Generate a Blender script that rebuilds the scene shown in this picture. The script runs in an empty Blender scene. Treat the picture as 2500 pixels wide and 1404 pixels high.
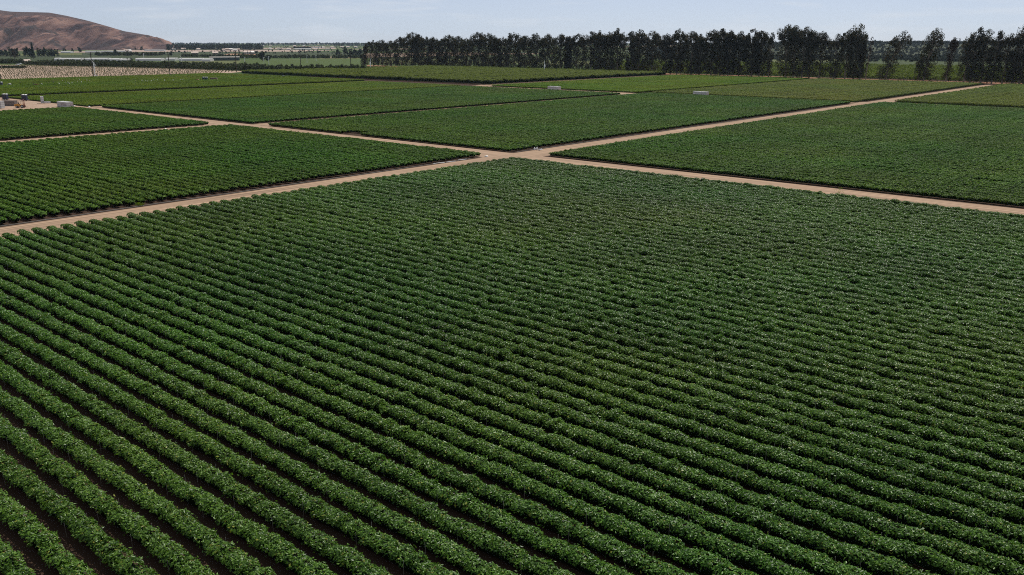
import bpy, math, random
import numpy as np
from mathutils import Vector, Matrix

SC = bpy.context.scene
COL = SC.collection
R = math.radians
rng = np.random.default_rng(11)
random.seed(5)

# ------------------------------------------------------------------ camera, sky, sun, exposure
CAM_H = 26.0
F_PX, HOR, W_PX, H_PX = 2090.0, 100.0, 2500.0, 1404.0
PITCH = math.atan((H_PX / 2 - HOR) / F_PX)
AZ = R(41.1)                         # camera heading, measured from +X (the lane that runs to the right)
K = CAM_H / 28.0                     # the survey below was taken in units of 1/28 of the flying height
cam_d = bpy.data.cameras.new('camera')
cam = bpy.data.objects.new('camera', cam_d); COL.objects.link(cam)
cam.location = (0, 0, CAM_H)
cam.rotation_euler = (math.pi / 2 - PITCH, 0, AZ - math.pi / 2)
cam_d.sensor_width = 36.0
cam_d.lens = 36.0 * F_PX / W_PX
cam_d.clip_start = 0.5; cam_d.clip_end = 40000
SC.camera = cam

SUN_EL = R(53.0)
SUN_AZ = AZ - R(20.0)                # from +X, ahead of the camera and to its right
SUN_DIR = Vector((math.cos(SUN_AZ) * math.cos(SUN_EL), math.sin(SUN_AZ) * math.cos(SUN_EL), math.sin(SUN_EL)))
world = bpy.data.worlds.new('World'); SC.world = world; world.use_nodes = True
wn = world.node_tree.nodes; wl = world.node_tree.links
for n in list(wn): wn.remove(n)
w_out = wn.new('ShaderNodeOutputWorld'); w_bg = wn.new('ShaderNodeBackground'); w_sky = wn.new('ShaderNodeTexSky')
w_sky.sky_type = 'NISHITA'; w_sky.sun_disc = False
w_sky.sun_elevation = SUN_EL; w_sky.sun_rotation = math.pi / 2 - SUN_AZ
w_sky.altitude = 40; w_sky.air_density = 0.38; w_sky.dust_density = 0.6; w_sky.ozone_density = 5.0
w_bg.inputs['Strength'].default_value = 0.092
# thin broken cloud, laid on the dome of the sky by direction
w_tc = wn.new('ShaderNodeTexCoord'); w_map = wn.new('ShaderNodeMapping'); w_map.inputs['Scale'].default_value = (3.2, 3.2, 26.0)
w_n = wn.new('ShaderNodeTexNoise'); w_n.inputs['Scale'].default_value = 2.2; w_n.inputs['Detail'].default_value = 6; w_n.inputs['Roughness'].default_value = 0.6
w_r = wn.new('ShaderNodeValToRGB'); w_r.color_ramp.elements[0].position = 0.52; w_r.color_ramp.elements[1].position = 0.74
w_mul = wn.new('ShaderNodeMath'); w_mul.operation = 'MULTIPLY'; w_mul.inputs[1].default_value = 0.32
w_mix = wn.new('ShaderNodeMixRGB'); w_mix.inputs[2].default_value = (8.0, 8.3, 8.7, 1)
wl.new(w_tc.outputs['Generated'], w_map.inputs['Vector']); wl.new(w_map.outputs['Vector'], w_n.inputs['Vector'])
wl.new(w_n.outputs['Fac'], w_r.inputs['Fac']); wl.new(w_r.outputs['Color'], w_mul.inputs[0]); 
w_veil = wn.new('ShaderNodeMath'); w_veil.operation = 'ADD'; w_veil.inputs[1].default_value = 0.46      # a thin even veil of high cloud
wl.new(w_mul.outputs[0], w_veil.inputs[0]); wl.new(w_veil.outputs[0], w_mix.inputs[0])
wl.new(w_sky.outputs[0], w_mix.inputs[1]); wl.new(w_mix.outputs[0], w_bg.inputs['Color']); wl.new(w_bg.outputs[0], w_out.inputs['Surface'])

sun_d = bpy.data.lights.new('sun', 'SUN'); sun_d.energy = 5.0; sun_d.angle = R(0.53); sun_d.color = (1.0, 0.955, 0.89)
sun = bpy.data.objects.new('sun', sun_d); COL.objects.link(sun)
sun.rotation_euler = SUN_DIR.to_track_quat('Z', 'Y').to_euler()
SC.view_settings.view_transform = 'Standard'; SC.view_settings.look = 'None'
SC.view_settings.exposure = 0.0; SC.view_settings.gamma = 1.0; SC.view_settings.use_curve_mapping = False
SC.render.engine = 'CYCLES'
SC.cycles.max_bounces = 6; SC.cycles.diffuse_bounces = 2; SC.cycles.transmission_bounces = 2; SC.cycles.volume_bounces = 0
SC.cycles.use_adaptive_sampling = False; SC.cycles.pixel_filter_type = 'BLACKMAN_HARRIS'; SC.cycles.filter_width = 1.05
SC.cycles.use_denoising = False; SC.cycles.denoiser = 'OPENIMAGEDENOISE'; SC.cycles.denoising_input_passes = 'RGB_ALBEDO_NORMAL'; SC.cycles.denoising_prefilter = 'ACCURATE'

# ------------------------------------------------------------------ helpers
CA, SA = math.cos(AZ), math.sin(AZ)
def ray(x, y):
    """direction of a sight line in world axes (X along the lane, Y along the crop rows)"""
    dx = x - W_PX / 2; du = -(y - H_PX / 2)
    up = du * math.cos(PITCH) - F_PX * math.sin(PITCH); fw = F_PX * math.cos(PITCH) + du * math.sin(PITCH)
    return Vector((fw * CA + dx * SA, fw * SA - dx * CA, up))
def at(x, y, z=0.0):
    d = ray(x, y); t = (z - CAM_H) / d.z
    return Vector((d.x * t, d.y * t, z))
def on_line(x, X0, ytop):
    """ground point on the line X = X0 seen in column x, and the height at ytop there"""
    lo, hi = HOR + 1, 400
    for _ in range(50):
        m = (lo + hi) / 2
        if at(x, m).x > X0: lo = m
        else: hi = m
    p = at(x, (lo + hi) / 2)
    d = ray(x, ytop); t = p.length / math.hypot(d.x, d.y)
    return p, CAM_H + d.z * t
def dist_h(p): return math.hypot(p.x, p.y)
def height_at(x, y, D):
    d = ray(x, y); return CAM_H + d.z * D / math.hypot(d.x, d.y)

def tag(o, label=None, cat=None, group=None, kind=None):
    if label: o['label'] = label
    if cat: o['category'] = cat
    if group: o['group'] = group
    if kind: o['kind'] = kind
    return o
def link(name, data, parent=None):
    o = bpy.data.objects.new(name, data); COL.objects.link(o)
    if parent is not None: o.parent = parent
    return o
def empty(name, loc, rz=0.0):
    o = link(name, None); o.location = loc; o.rotation_euler = (0, 0, rz); o.empty_display_size = 0.2
    return o
def copy_tree(o, parent=None):
    c = o.copy(); COL.objects.link(c); c.parent = parent
    for ch in list(o.children): copy_tree(ch, c)
    return c
def mesh_np(name, V, tris=None, quads=None, mats=(), midx=None, smooth=False):
    V = np.asarray(V, np.float32); me = bpy.data.meshes.new(name)
    parts = []; tot = []
    if tris is not None and len(tris): parts.append(np.asarray(tris, np.int32).ravel()); tot.append(np.full(len(tris), 3, np.int32))
    if quads is not None and len(quads): parts.append(np.asarray(quads, np.int32).ravel()); tot.append(np.full(len(quads), 4, np.int32))
    lv = np.concatenate(parts); lt = np.concatenate(tot)
    me.vertices.add(len(V)); me.vertices.foreach_set('co', V.ravel())
    me.loops.add(len(lv)); me.loops.foreach_set('vertex_index', lv)
    me.polygons.add(len(lt)); ls = np.zeros(len(lt), np.int32); ls[1:] = np.cumsum(lt)[:-1]
    me.polygons.foreach_set('loop_start', ls)
    try: me.polygons.foreach_set('loop_total', lt)
    except Exception: pass
    if midx is not None: me.polygons.foreach_set('material_index', np.asarray(midx, np.int32))
    if smooth: me.polygons.foreach_set('use_smooth', np.ones(len(lt), bool))
    for m in mats: me.materials.append(m)
    me.update(calc_edges=True); me.validate()
    return me

class MB:
    """collects simple solids into one mesh"""
    def __init__(s): s.v = []; s.f = []; s.m = []
    def add(s, vs, fs, mi=0):
        b = len(s.v); s.v += [tuple(v) for v in vs]; s.f += [tuple(i + b for i in f) for f in fs]; s.m += [mi] * len(fs); return s
    def box(s, c, d, rz=0, mi=0, taper=1.0, rx=0):
        hx, hy, hz = d[0] / 2, d[1] / 2, d[2] / 2; vs = []
        M = Matrix.Rotation(rz, 3, 'Z') @ Matrix.Rotation(rx, 3, 'X')
        for sz in (-1, 1):
            t = taper if sz > 0 else 1
            for sx, sy in ((-1, -1), (1, -1), (1, 1), (-1, 1)):
                vs.append(Vector(c) + M @ Vector((sx * hx * t, sy * hy * t, sz * hz)))
        return s.add(vs, [(3, 2, 1, 0), (4, 5, 6, 7), (0, 1, 5, 4), (1, 2, 6, 5), (2, 3, 7, 6), (3, 0, 4, 7)], mi)
    def tube(s, pts, rad, n=6, mi=0, cap=True):
        pts = [Vector(p) for p in pts]; rings = []
        for i, p in enumerate(pts):
            d = (pts[min(i + 1, len(pts) - 1)] - pts[max(i - 1, 0)]).normalized()
            a = d.orthogonal().normalized(); b = d.cross(a)
            r = rad[i] if hasattr(rad, '__len__') else rad
            rings.append([p + a * (r * math.cos(2 * math.pi * k / n)) + b * (r * math.sin(2 * math.pi * k / n)) for k in range(n)])
        vs = [v for g in rings for v in g]; fs = []
        for i in range(len(pts) - 1):
            for k in range(n):
                fs.append((i * n + k, i * n + (k + 1) % n, (i + 1) * n + (k + 1) % n, (i + 1) * n + k))
        if cap:
            fs.append(tuple(range(n - 1, -1, -1))); e = (len(pts) - 1) * n; fs.append(tuple(range(e, e + n)))
        return s.add(vs, fs, mi)
    def prism(s, prof, y0, y1, mi=0):
        n = len(prof); vs = [(p[0], y0, p[1]) for p in prof] + [(p[0], y1, p[1]) for p in prof]
        fs = [(i, (i + 1) % n, n + (i + 1) % n, n + i) for i in range(n)]
        fs += [tuple(range(n - 1, -1, -1)), tuple(range(n, 2 * n))]
        return s.add(vs, fs, mi)
    def mesh(s, name, mats, smooth=False):
        me = bpy.data.meshes.new(name); me.from_pydata(s.v, [], s.f)
        for m in (mats if isinstance(mats, (list, tuple)) else [mats]): me.materials.append(m)
        for p, k in zip(me.polygons, s.m): p.material_index = k; p.use_smooth = smooth
        me.update(); return me
    def build(s, name, mats, parent=None, smooth=False): return link(name, s.mesh(name, mats, smooth), parent)

# ------------------------------------------------------------------ materials
def new_mat(name):
    m = bpy.data.materials.new(name); m.use_nodes = True
    nt = m.node_tree
    for n in list(nt.nodes): nt.nodes.remove(n)
    return m, nt.nodes, nt.links
def paint(name, col, rough=0.6, vary=0.12, scale=3.0, metal=0.0, spec=0.4):
    m, n, l = new_mat(name)
    o = n.new('ShaderNodeOutputMaterial'); b = n.new('ShaderNodeBsdfPrincipled')
    tc = n.new('ShaderNodeTexCoord'); nz = n.new('ShaderNodeTexNoise'); nz.inputs['Scale'].default_value = scale; nz.inputs['Detail'].default_value = 4
    mx = n.new('ShaderNodeMixRGB'); mx.inputs[1].default_value = (*[c * (1 - vary) for c in col], 1); mx.inputs[2].default_value = (*[min(1, c * (1 + vary)) for c in col], 1)
    l.new(tc.outputs['Object'], nz.inputs['Vector']); l.new(nz.outputs['Fac'], mx.inputs[0]); l.new(mx.outputs[0], b.inputs['Base Color'])
    b.inputs['Roughness'].default_value = rough; b.inputs['Metallic'].default_value = metal; b.inputs['Specular IOR Level'].default_value = spec
    l.new(b.outputs[0], o.inputs['Surface']); return m
def leaf_mat(name, dark, light, transl=0.25, rough=0.42, spec=0.5, accent=None, acc_amt=0.03, obj_vary=0.25, patch=0.0):
    m, n, l = new_mat(name)
    o = n.new('ShaderNodeOutputMaterial'); b = n.new('ShaderNodeBsdfPrincipled'); t = n.new('ShaderNodeBsdfTranslucent'); mixs = n.new('ShaderNodeMixShader')
    geo = n.new('ShaderNodeNewGeometry'); oi = n.new('ShaderNodeObjectInfo')
    mx = n.new('ShaderNodeMixRGB'); mx.inputs[1].default_value = (*dark, 1); mx.inputs[2].default_value = (*light, 1)
    l.new(geo.outputs['Random Per Island'], mx.inputs[0])
    last = mx.outputs[0]
    if accent:
        gt = n.new('ShaderNodeMath'); gt.operation = 'GREATER_THAN'; gt.inputs[1].default_value = 1 - acc_amt
        wnz = n.new('ShaderNodeTexWhiteNoise'); wnz.noise_dimensions = '1D'; l.new(geo.outputs['Random Per Island'], wnz.inputs['W'])
        l.new(wnz.outputs['Value'], gt.inputs[0])
        m2 = n.new('ShaderNodeMixRGB'); m2.inputs[2].default_value = (*accent, 1); l.new(gt.outputs[0], m2.inputs[0]); l.new(last, m2.inputs[1]); last = m2.outputs[0]
    hs = n.new('ShaderNodeHueSaturation'); mr = n.new('ShaderNodeMapRange')
    mr.inputs['To Min'].default_value = 1 - obj_vary; mr.inputs['To Max'].default_value = 1 + obj_vary
    l.new(oi.outputs['Random'], mr.inputs['Value'])
    val = mr.outputs[0]
    if patch:
        pn = n.new('ShaderNodeTexNoise'); pn.inputs['Scale'].default_value = 0.045; pn.inputs['Detail'].default_value = 3
        l.new(geo.outputs['Position'], pn.inputs['Vector'])
        pr = n.new('ShaderNodeMapRange'); pr.inputs['From Min'].default_value = 0.3; pr.inputs['From Max'].default_value = 0.7
        pr.inputs['To Min'].default_value = 1 - patch; pr.inputs['To Max'].default_value = 1 + patch; l.new(pn.outputs['Fac'], pr.inputs['Value'])
        pm = n.new('ShaderNodeMath'); pm.operation = 'MULTIPLY'; l.new(val, pm.inputs[0]); l.new(pr.outputs[0], pm.inputs[1]); val = pm.outputs[0]
        hr = n.new('ShaderNodeMapRange'); hr.inputs['From Min'].default_value = 0.3; hr.inputs['From Max'].default_value = 0.7
        hr.inputs['To Min'].default_value = 0.518; hr.inputs['To Max'].default_value = 0.478
        pn2 = n.new('ShaderNodeTexNoise'); pn2.inputs['Scale'].default_value = 0.021; pn2.inputs['Detail'].default_value = 2
        l.new(geo.outputs['Position'], pn2.inputs['Vector']); l.new(pn2.outputs['Fac'], hr.inputs['Value']); l.new(hr.outputs[0], hs.inputs['Hue'])
    l.new(val, hs.inputs['Value'])
    l.new(last, hs.inputs['Color']); l.new(hs.outputs[0], b.inputs['Base Color'])
    tint = n.new('ShaderNodeMixRGB'); tint.blend_type = 'MULTIPLY'; tint.inputs[0].default_value = 1; tint.inputs[2].default_value = (1.5, 1.7, 0.6, 1)
    l.new(hs.outputs[0], tint.inputs[1]); l.new(tint.outputs[0], t.inputs['Color'])
    b.inputs['Roughness'].default_value = rough; b.inputs['Specular IOR Level'].default_value = spec
    mixs.inputs[0].default_value = transl
    l.new(b.outputs[0], mixs.inputs[1]); l.new(t.outputs[0], mixs.inputs[2]); l.new(mixs.outputs[0], o.inputs['Surface']); return m
def soil_mat(name, c1, c2, scale, stretch=(1, 1, 1), c3=None, bump=0.4, big=0.02, fine=3.0):
    m, n, l = new_mat(name)
    o = n.new('ShaderNodeOutputMaterial'); b = n.new('ShaderNodeBsdfPrincipled'); geo = n.new('ShaderNodeNewGeometry')
    mp = n.new('ShaderNodeMapping'); mp.inputs['Scale'].default_value = stretch; l.new(geo.outputs['Position'], mp.inputs['Vector'])
    n1 = n.new('ShaderNodeTexNoise'); n1.inputs['Scale'].default_value = scale; n1.inputs['Detail'].default_value = 5; n1.inputs['Roughness'].default_value = 0.65
    l.new(mp.outputs[0], n1.inputs['Vector'])
    r = n.new('ShaderNodeValToRGB'); r.color_ramp.elements[0].color = (*c1, 1); r.color_ramp.elements[1].color = (*c2, 1)
    r.color_ramp.elements[0].position = 0.3; r.color_ramp.elements[1].position = 0.7; l.new(n1.outputs['Fac'], r.inputs['Fac'])
    n2 = n.new('ShaderNodeTexNoise'); n2.inputs['Scale'].default_value = big; n2.inputs['Detail'].default_value = 4; l.new(geo.outputs['Position'], n2.inputs['Vector'])
    r2 = n.new('ShaderNodeMapRange'); r2.inputs['From Min'].default_value = 0.35; r2.inputs['From Max'].default_value = 0.65; l.new(n2.outputs['Fac'], r2.inputs['Value'])
    mx = n.new('ShaderNodeMixRGB'); l.new(r.outputs[0], mx.inputs[1]); mx.inputs[2].default_value = (*(c3 or c2), 1)
    ml = n.new('ShaderNodeMath'); ml.operation = 'MULTIPLY'; ml.inputs[1].default_value = 0.6; l.new(r2.outputs[0], ml.inputs[0]); l.new(ml.outputs[0], mx.inputs[0])
    b.inputs['Roughness'].default_value = 0.95; b.inputs['Specular IOR Level'].default_value = 0.1
    n3 = n.new('ShaderNodeTexNoise'); n3.inputs['Scale'].default_value = fine; n3.inputs['Detail'].default_value = 4; l.new(mp.outputs[0], n3.inputs['Vector'])
    fr = n.new('ShaderNodeMapRange'); fr.inputs['From Min'].default_value = 0.35; fr.inputs['From Max'].default_value = 0.65; fr.inputs['To Min'].default_value = 0.62; fr.inputs['To Max'].default_value = 1.28
    l.new(n3.outputs['Fac'], fr.inputs['Value']); hsv = n.new('ShaderNodeHueSaturation'); l.new(fr.outputs[0], hsv.inputs['Value']); l.new(mx.outputs[0], hsv.inputs['Color']); l.new(hsv.outputs[0], b.inputs['Base Color'])
    bp = n.new('ShaderNodeBump'); bp.inputs['Strength'].default_value = bump; bp.inputs['Distance'].default_value = 0.15
    l.new(n3.outputs['Fac'], bp.inputs['Height']); l.new(bp.outputs[0], b.inputs['Normal'])
    l.new(b.outputs[0], o.inputs['Surface']); return m

M = {}
M['crop'] = leaf_mat('crop_leaf', (0.010, 0.041, 0.004), (0.104, 0.203, 0.027), 0.20, 0.36, 0.14, accent=(0.18, 0.20, 0.035), acc_amt=0.025, obj_vary=0.10, patch=0.18)
M['crop_core'] = paint('crop_inner_shade', (0.006, 0.013, 0.004), 0.9, 0.3, 6.0, spec=0.05)  # near-black hull; its colour stands in for the shade under the leaves
M['crop_mid'] = leaf_mat('crop_leaf_plain', (0.010, 0.036, 0.004), (0.108, 0.205, 0.029), 0.20, 0.55, 0.06, accent=(0.16, 0.19, 0.04), acc_amt=0.025, obj_vary=0.08, patch=0.20)
M['crop_yellow'] = leaf_mat('crop_leaf_yellowish', (0.028, 0.062, 0.006), (0.185, 0.25, 0.03), 0.25, 0.6, 0.06, obj_vary=0.08, patch=0.16)
M['crop_lime'] = leaf_mat('crop_leaf_lime', (0.035, 0.08, 0.006), (0.185, 0.265, 0.026), 0.25, 0.6, 0.06, obj_vary=0.08, patch=0.14)
M['crop_olive'] = leaf_mat('crop_leaf_olive', (0.035, 0.06, 0.012), (0.21, 0.245, 0.06), 0.25, 0.6, 0.06, obj_vary=0.08, patch=0.14)
M['orchard'] = leaf_mat('orchard_leaf', (0.05, 0.075, 0.008), (0.155, 0.185, 0.026), 0.25, 0.6, 0.06, obj_vary=0.15)
M['citrus'] = leaf_mat('citrus_leaf', (0.016, 0.028, 0.008), (0.055, 0.07, 0.018), 0.10, 0.6, 0.08, accent=(0.08, 0.065, 0.03), acc_amt=0.10, obj_vary=0.35)
M['euc'] = leaf_mat('eucalyptus_leaf', (0.008, 0.012, 0.006), (0.032, 0.037, 0.017), 0.16, 0.7, 0.03, accent=(0.075, 0.048, 0.024), acc_amt=0.26, obj_vary=0.25)
M['euc_brown'] = leaf_mat('dry_eucalyptus_leaf', (0.018, 0.012, 0.008), (0.05, 0.031, 0.018), 0.08, 0.7, 0.03, obj_vary=0.2)
M['fartree'] = leaf_mat('far_tree_leaf', (0.008, 0.016, 0.009), (0.026, 0.037, 0.016), 0.08, 0.7, 0.06, obj_vary=0.35)
M['young'] = leaf_mat('young_leaf', (0.04, 0.055, 0.016), (0.10, 0.12, 0.04), 0.2, 0.6, 0.06, obj_vary=0.25)
M['bark'] = paint('pale_bark', (0.26, 0.21, 0.165), 0.85, 0.35, 1.5)
M['wood'] = paint('weathered_wood', (0.055, 0.042, 0.033), 0.85, 0.25, 2.0)
M['stake'] = paint('grey_stake', (0.25, 0.23, 0.20), 0.8, 0.2, 4.0)
M['bin_white'] = paint('white_plastic', (0.66, 0.65, 0.64), 0.5, 0.1, 2.0)
M['bin_pink'] = paint('stained_white_plastic', (0.52, 0.44, 0.42), 0.55, 0.12, 2.0)
M['bin_wood'] = paint('grey_brown_board', (0.21, 0.165, 0.14), 0.8, 0.2, 2.0)
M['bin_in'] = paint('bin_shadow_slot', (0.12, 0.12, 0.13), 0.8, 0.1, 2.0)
M['white'] = paint('white_paint', (0.78, 0.78, 0.77), 0.45, 0.05, 2.0)
M['offwhite'] = paint('chalky_white', (0.66, 0.63, 0.58), 0.7, 0.12, 0.4)
M['grey'] = paint('galvanised_steel', (0.42, 0.43, 0.44), 0.45, 0.1, 3.0, metal=0.4)
M['navy'] = paint('navy_plastic', (0.03, 0.035, 0.075), 0.5, 0.15, 2.0)
M['black_pl'] = paint('dark_plastic', (0.02, 0.02, 0.024), 0.55, 0.15, 2.0)
M['greenpl'] = paint('green_plastic', (0.02, 0.055, 0.045), 0.5, 0.15, 2.0)
M['rubber'] = paint('rubber', (0.016, 0.015, 0.015), 0.85, 0.2, 4.0)
M['glass'] = paint('window_glass', (0.02, 0.026, 0.032), 0.08, 0.1, 1.0, spec=0.8)
M['yellow'] = paint('yellow_machine_paint', (0.62, 0.28, 0.05), 0.45, 0.15, 3.0)
M['red'] = paint('red_paint', (0.26, 0.035, 0.03), 0.4, 0.12, 3.0)
M['rust'] = paint('rusty_red_steel', (0.20, 0.055, 0.03), 0.7, 0.25, 3.0)
M['carwhite'] = paint('white_car_paint', (0.74, 0.75, 0.76), 0.25, 0.03, 1.0, spec=0.6)
M['cardark'] = paint('dark_car_paint', (0.03, 0.033, 0.045), 0.22, 0.05, 1.0, spec=0.6)
M['brownbox'] = paint('brown_canvas', (0.15, 0.105, 0.08), 0.8, 0.15, 1.5)
M['roof_tan'] = paint('tan_roofing', (0.46, 0.37, 0.31), 0.8, 0.12, 0.4)
M['roof_teal'] = paint('dark_teal_cladding', (0.035, 0.06, 0.065), 0.7, 0.15, 0.3)
M['wall_tan'] = paint('tan_wall', (0.30, 0.24, 0.20), 0.9, 0.12, 0.4)
M['plastic_film'] = paint('greenhouse_film', (0.50, 0.485, 0.46), 0.45, 0.05, 0.3)
M['skin'] = paint('skin', (0.24, 0.13, 0.085), 0.6, 0.05)
M['sh_white'] = paint('white_cotton', (0.72, 0.72, 0.70), 0.9, 0.05)
M['sh_blue'] = paint('blue_cotton', (0.09, 0.13, 0.22), 0.9, 0.1)
M['sh_red'] = paint('red_cotton', (0.28, 0.07, 0.05), 0.9, 0.1)
M['sh_dark'] = paint('dark_cotton', (0.03, 0.03, 0.036), 0.9, 0.1)
M['jeans'] = paint('jeans', (0.045, 0.055, 0.085), 0.9, 0.1)
M['straw'] = paint('straw_hat', (0.60, 0.54, 0.42), 0.9, 0.1)
SOIL = soil_mat('field_soil', (0.085, 0.085, 0.036), (0.15, 0.096, 0.066), 1.2, c3=(0.12, 0.08, 0.056), bump=0.5)
LANE_X = soil_mat('lane_dust_along_x', (0.14, 0.092, 0.06), (0.41, 0.282, 0.186), 1.0, (0.02, 1.9, 1), c3=(0.285, 0.198, 0.135), bump=0.4, big=0.05, fine=1.6)
LANE_Y = soil_mat('lane_dust_along_y', (0.155, 0.103, 0.068), (0.41, 0.282, 0.19), 1.0, (1.7, 0.02, 1), c3=(0.30, 0.21, 0.145), bump=0.4, big=0.05, fine=1.6)
YARD = soil_mat('yard_dust', (0.22, 0.155, 0.108), (0.40, 0.29, 0.215), 0.25, c3=(0.28, 0.185, 0.125), bump=0.3, big=0.08)
DIRT = soil_mat('pale_bare_soil', (0.27, 0.195, 0.143), (0.37, 0.275, 0.205), 0.15, c3=(0.32, 0.232, 0.172), bump=0.1, big=0.012)
REDDIRT = soil_mat('reddish_soil', (0.20, 0.085, 0.045), (0.33, 0.17, 0.10), 0.4, c3=(0.27, 0.13, 0.075), bump=0.3, big=0.05)

# ------------------------------------------------------------------ the ground
def sheet(name, pts, z, mat, sub=1):
    me = bpy.data.meshes.new(name); me.from_pydata([(p[0], p[1], z) for p in pts], [], [tuple(range(len(pts)))]); me.materials.append(mat); me.update()
    if me.polygons[0].normal.z < 0: me.flip_normals()
    o = link(name, me); o['kind'] = 'structure'; return o
# the plain: one sheet to the horizon, a patchwork of far fields
def plain_mat():
    m, n, l = new_mat('valley_floor')
    o = n.new('ShaderNodeOutputMaterial'); b = n.new('ShaderNodeBsdfPrincipled'); geo = n.new('ShaderNodeNewGeometry')
    sp = n.new('ShaderNodeSeparateXYZ'); l.new(geo.outputs['Position'], sp.inputs[0])
    mp = n.new('ShaderNodeMapping'); mp.inputs['Scale'].default_value = (0.0021, 0.0034, 0); l.new(geo.outputs['Position'], mp.inputs['Vector'])
    v = n.new('ShaderNodeTexVoronoi'); v.distance = 'CHEBYCHEV'; v.inputs['Scale'].default_value = 1.0; v.inputs['Randomness'].default_value = 0.75; l.new(mp.outputs[0], v.inputs['Vector'])
    sep = n.new('ShaderNodeSeparateColor'); l.new(v.outputs['Color'], sep.inputs[0])
    r = n.new('ShaderNodeValToRGB'); r.color_ramp.interpolation = 'CONSTANT'
    cols = [(0.0, (0.05, 0.075, 0.025)), (0.22, (0.09, 0.10, 0.04)), (0.42, (0.035, 0.05, 0.02)), (0.6, (0.06, 0.09, 0.03)), (0.74, (0.26, 0.19, 0.14)), (0.86, (0.05, 0.065, 0.028))]
    e = r.color_ramp.elements; e[0].position = 0; e[0].color = (*cols[0][1], 1); e[1].position = cols[1][0]; e[1].color = (*cols[1][1], 1)
    for p, c in cols[2:]: k = e.new(p); k.color = (*c, 1)
    l.new(sep.outputs[0], r.inputs['Fac'])
    nz = n.new('ShaderNodeTexNoise'); nz.inputs['Scale'].default_value = 0.05; nz.inputs['Detail'].default_value = 8; nz.inputs['Roughness'].default_value = 0.7; l.new(geo.outputs['Position'], nz.inputs['Vector'])
    mr = n.new('ShaderNodeMapRange'); mr.inputs['From Min'].default_value = 0.3; mr.inputs['From Max'].default_value = 0.7; mr.inputs['To Min'].default_value = 0.6; mr.inputs['To Max'].default_value = 1.35; l.new(nz.outputs['Fac'], mr.inputs['Value'])
    hs = n.new('ShaderNodeHueSaturation'); l.new(r.outputs[0], hs.inputs['Color']); l.new(mr.outputs[0], hs.inputs['Value'])
    # close to the camera: bare soil, its colour darkened for shade between rows
    soil = n.new('ShaderNodeMixRGB'); soil.inputs[2].default_value = (0.048, 0.030, 0.021, 1)
    ln = n.new('ShaderNodeVectorMath'); ln.operation = 'LENGTH'; l.new(geo.outputs['Position'], ln.inputs[0])
    lt = n.new('ShaderNodeMath'); lt.operation = 'LESS_THAN'; lt.inputs[1].default_value = 690.0; l.new(ln.outputs['Value'], lt.inputs[0])
    l.new(lt.outputs[0], soil.inputs[0]); l.new(hs.outputs[0], soil.inputs[1])
    l.new(soil.outputs[0], b.inputs['Base Color']); b.inputs['Roughness'].default_value = 1.0; b.inputs['Specular IOR Level'].default_value = 0.05
    n3 = n.new('ShaderNodeTexNoise'); n3.inputs['Scale'].default_value = 2.5; n3.inputs['Detail'].default_value = 5; l.new(geo.outputs['Position'], n3.inputs['Vector'])
    bp = n.new('ShaderNodeBump'); bp.inputs['Strength'].default_value = 0.5; bp.inputs['Distance'].default_value = 0.15; l.new(n3.outputs['Fac'], bp.inputs['Height']); l.new(bp.outputs[0], b.inputs['Normal'])
    l.new(b.outputs[0], o.inputs['Surface']); return m
PL = 9000
sheet('ground', [(-PL, -PL), (PL, -PL), (PL, PL), (-PL, PL)], 0.0, plain_mat())

# the survey of the field grid (metres)
A0, A1 = 137.2 * K, 148.0 * K        # wide lane along X
B0, B1 = 157.0 * K, 168.8 * K        # wide lane along Y
B0L = 158.6 * K
P1a, P1b = 264.5 * K, 277.0 * K      # narrow path between the two left plots
P2a, P2b = 258.5 * K, 268.0 * K      # narrow path between the two middle plots
P3a, P3b = 386.0 * K, 394.5 * K
P4a, P4b = 491.0 * K, 499.5 * K
FAR_V = 705.0 * K
E0, E1 = 398.0 * K, 412.0 * K        # lane at the far side of the middle plots
RE0, RE1 = 418.0 * K, 430.5 * K
TREE_X = 668.0 * K
ORX0, ORY0 = 427.0 * K, 393.0 * K
sheet('dirt_lane', [(-60, A0 - 0.6), (TREE_X - 8, A0 - 0.6), (TREE_X - 8, A1 - 1.3), (-60, A1 - 1.5)], 0.012, LANE_X)  # stops short of the rows; dark ground there stands for shadow and moist soil
sheet('dirt_lane', [(B0 - 0.3, -160), (B1 - 0.4, -160), (B1 - 0.4, P3b), (B0 - 0.3, P3b)], 0.008, LANE_Y)
sheet('dirt_path', [(20, P1a), (B0, P1a), (B0, P1b + 0.3), (20, P1b + 0.3)], 0.016, LANE_X)
sheet('dirt_path', [(B1, P2a), (E1, P2a), (E1, P2b + 0.3), (B1, P2b + 0.3)], 0.016, LANE_X)
sheet('dirt_path', [(B1, P3a), (ORX0 + 3, P3a), (ORX0 + 3, P3b + 0.3), (B1, P3b + 0.3)], 0.020, LANE_X)
sheet('dirt_path', [(410.5 * K, A1 - 2), (E1 + 12, A1 - 2), (E1 + 3, P2a), (E1 + 3, P3a), (E0, P3a), (E0, P2a), (410.5 * K, P2a)], 0.024, LANE_Y)
sheet('dirt_path', [(RE0, -120), (RE1 + 0.3, -120), (RE1 + 0.3, A0 - 0.6), (RE0, A0 - 0.6)], 0.024, LANE_Y)
sheet('dirt_path', [(ORX0 - 6, ORY0 - 14), (TREE_X - 14, ORY0 - 14), (TREE_X - 14, ORY0 + 6), (ORX0 - 6, ORY0 + 6)], 0.028, LANE_X)
sheet('dirt_yard', [(B0 - 30, P3a - 2), (B1 - 1.5, P3a - 2), (B1 - 2.5, 470), (B1 - 2.5, 540), (60, 540), (60, P3a - 2)], 0.030, YARD)
sheet('dirt_strip', [(TREE_X - 14, -60), (TREE_X + 16, -60), (TREE_X + 16, 900), (TREE_X - 14, 900)], 0.033, REDDIRT)
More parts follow.
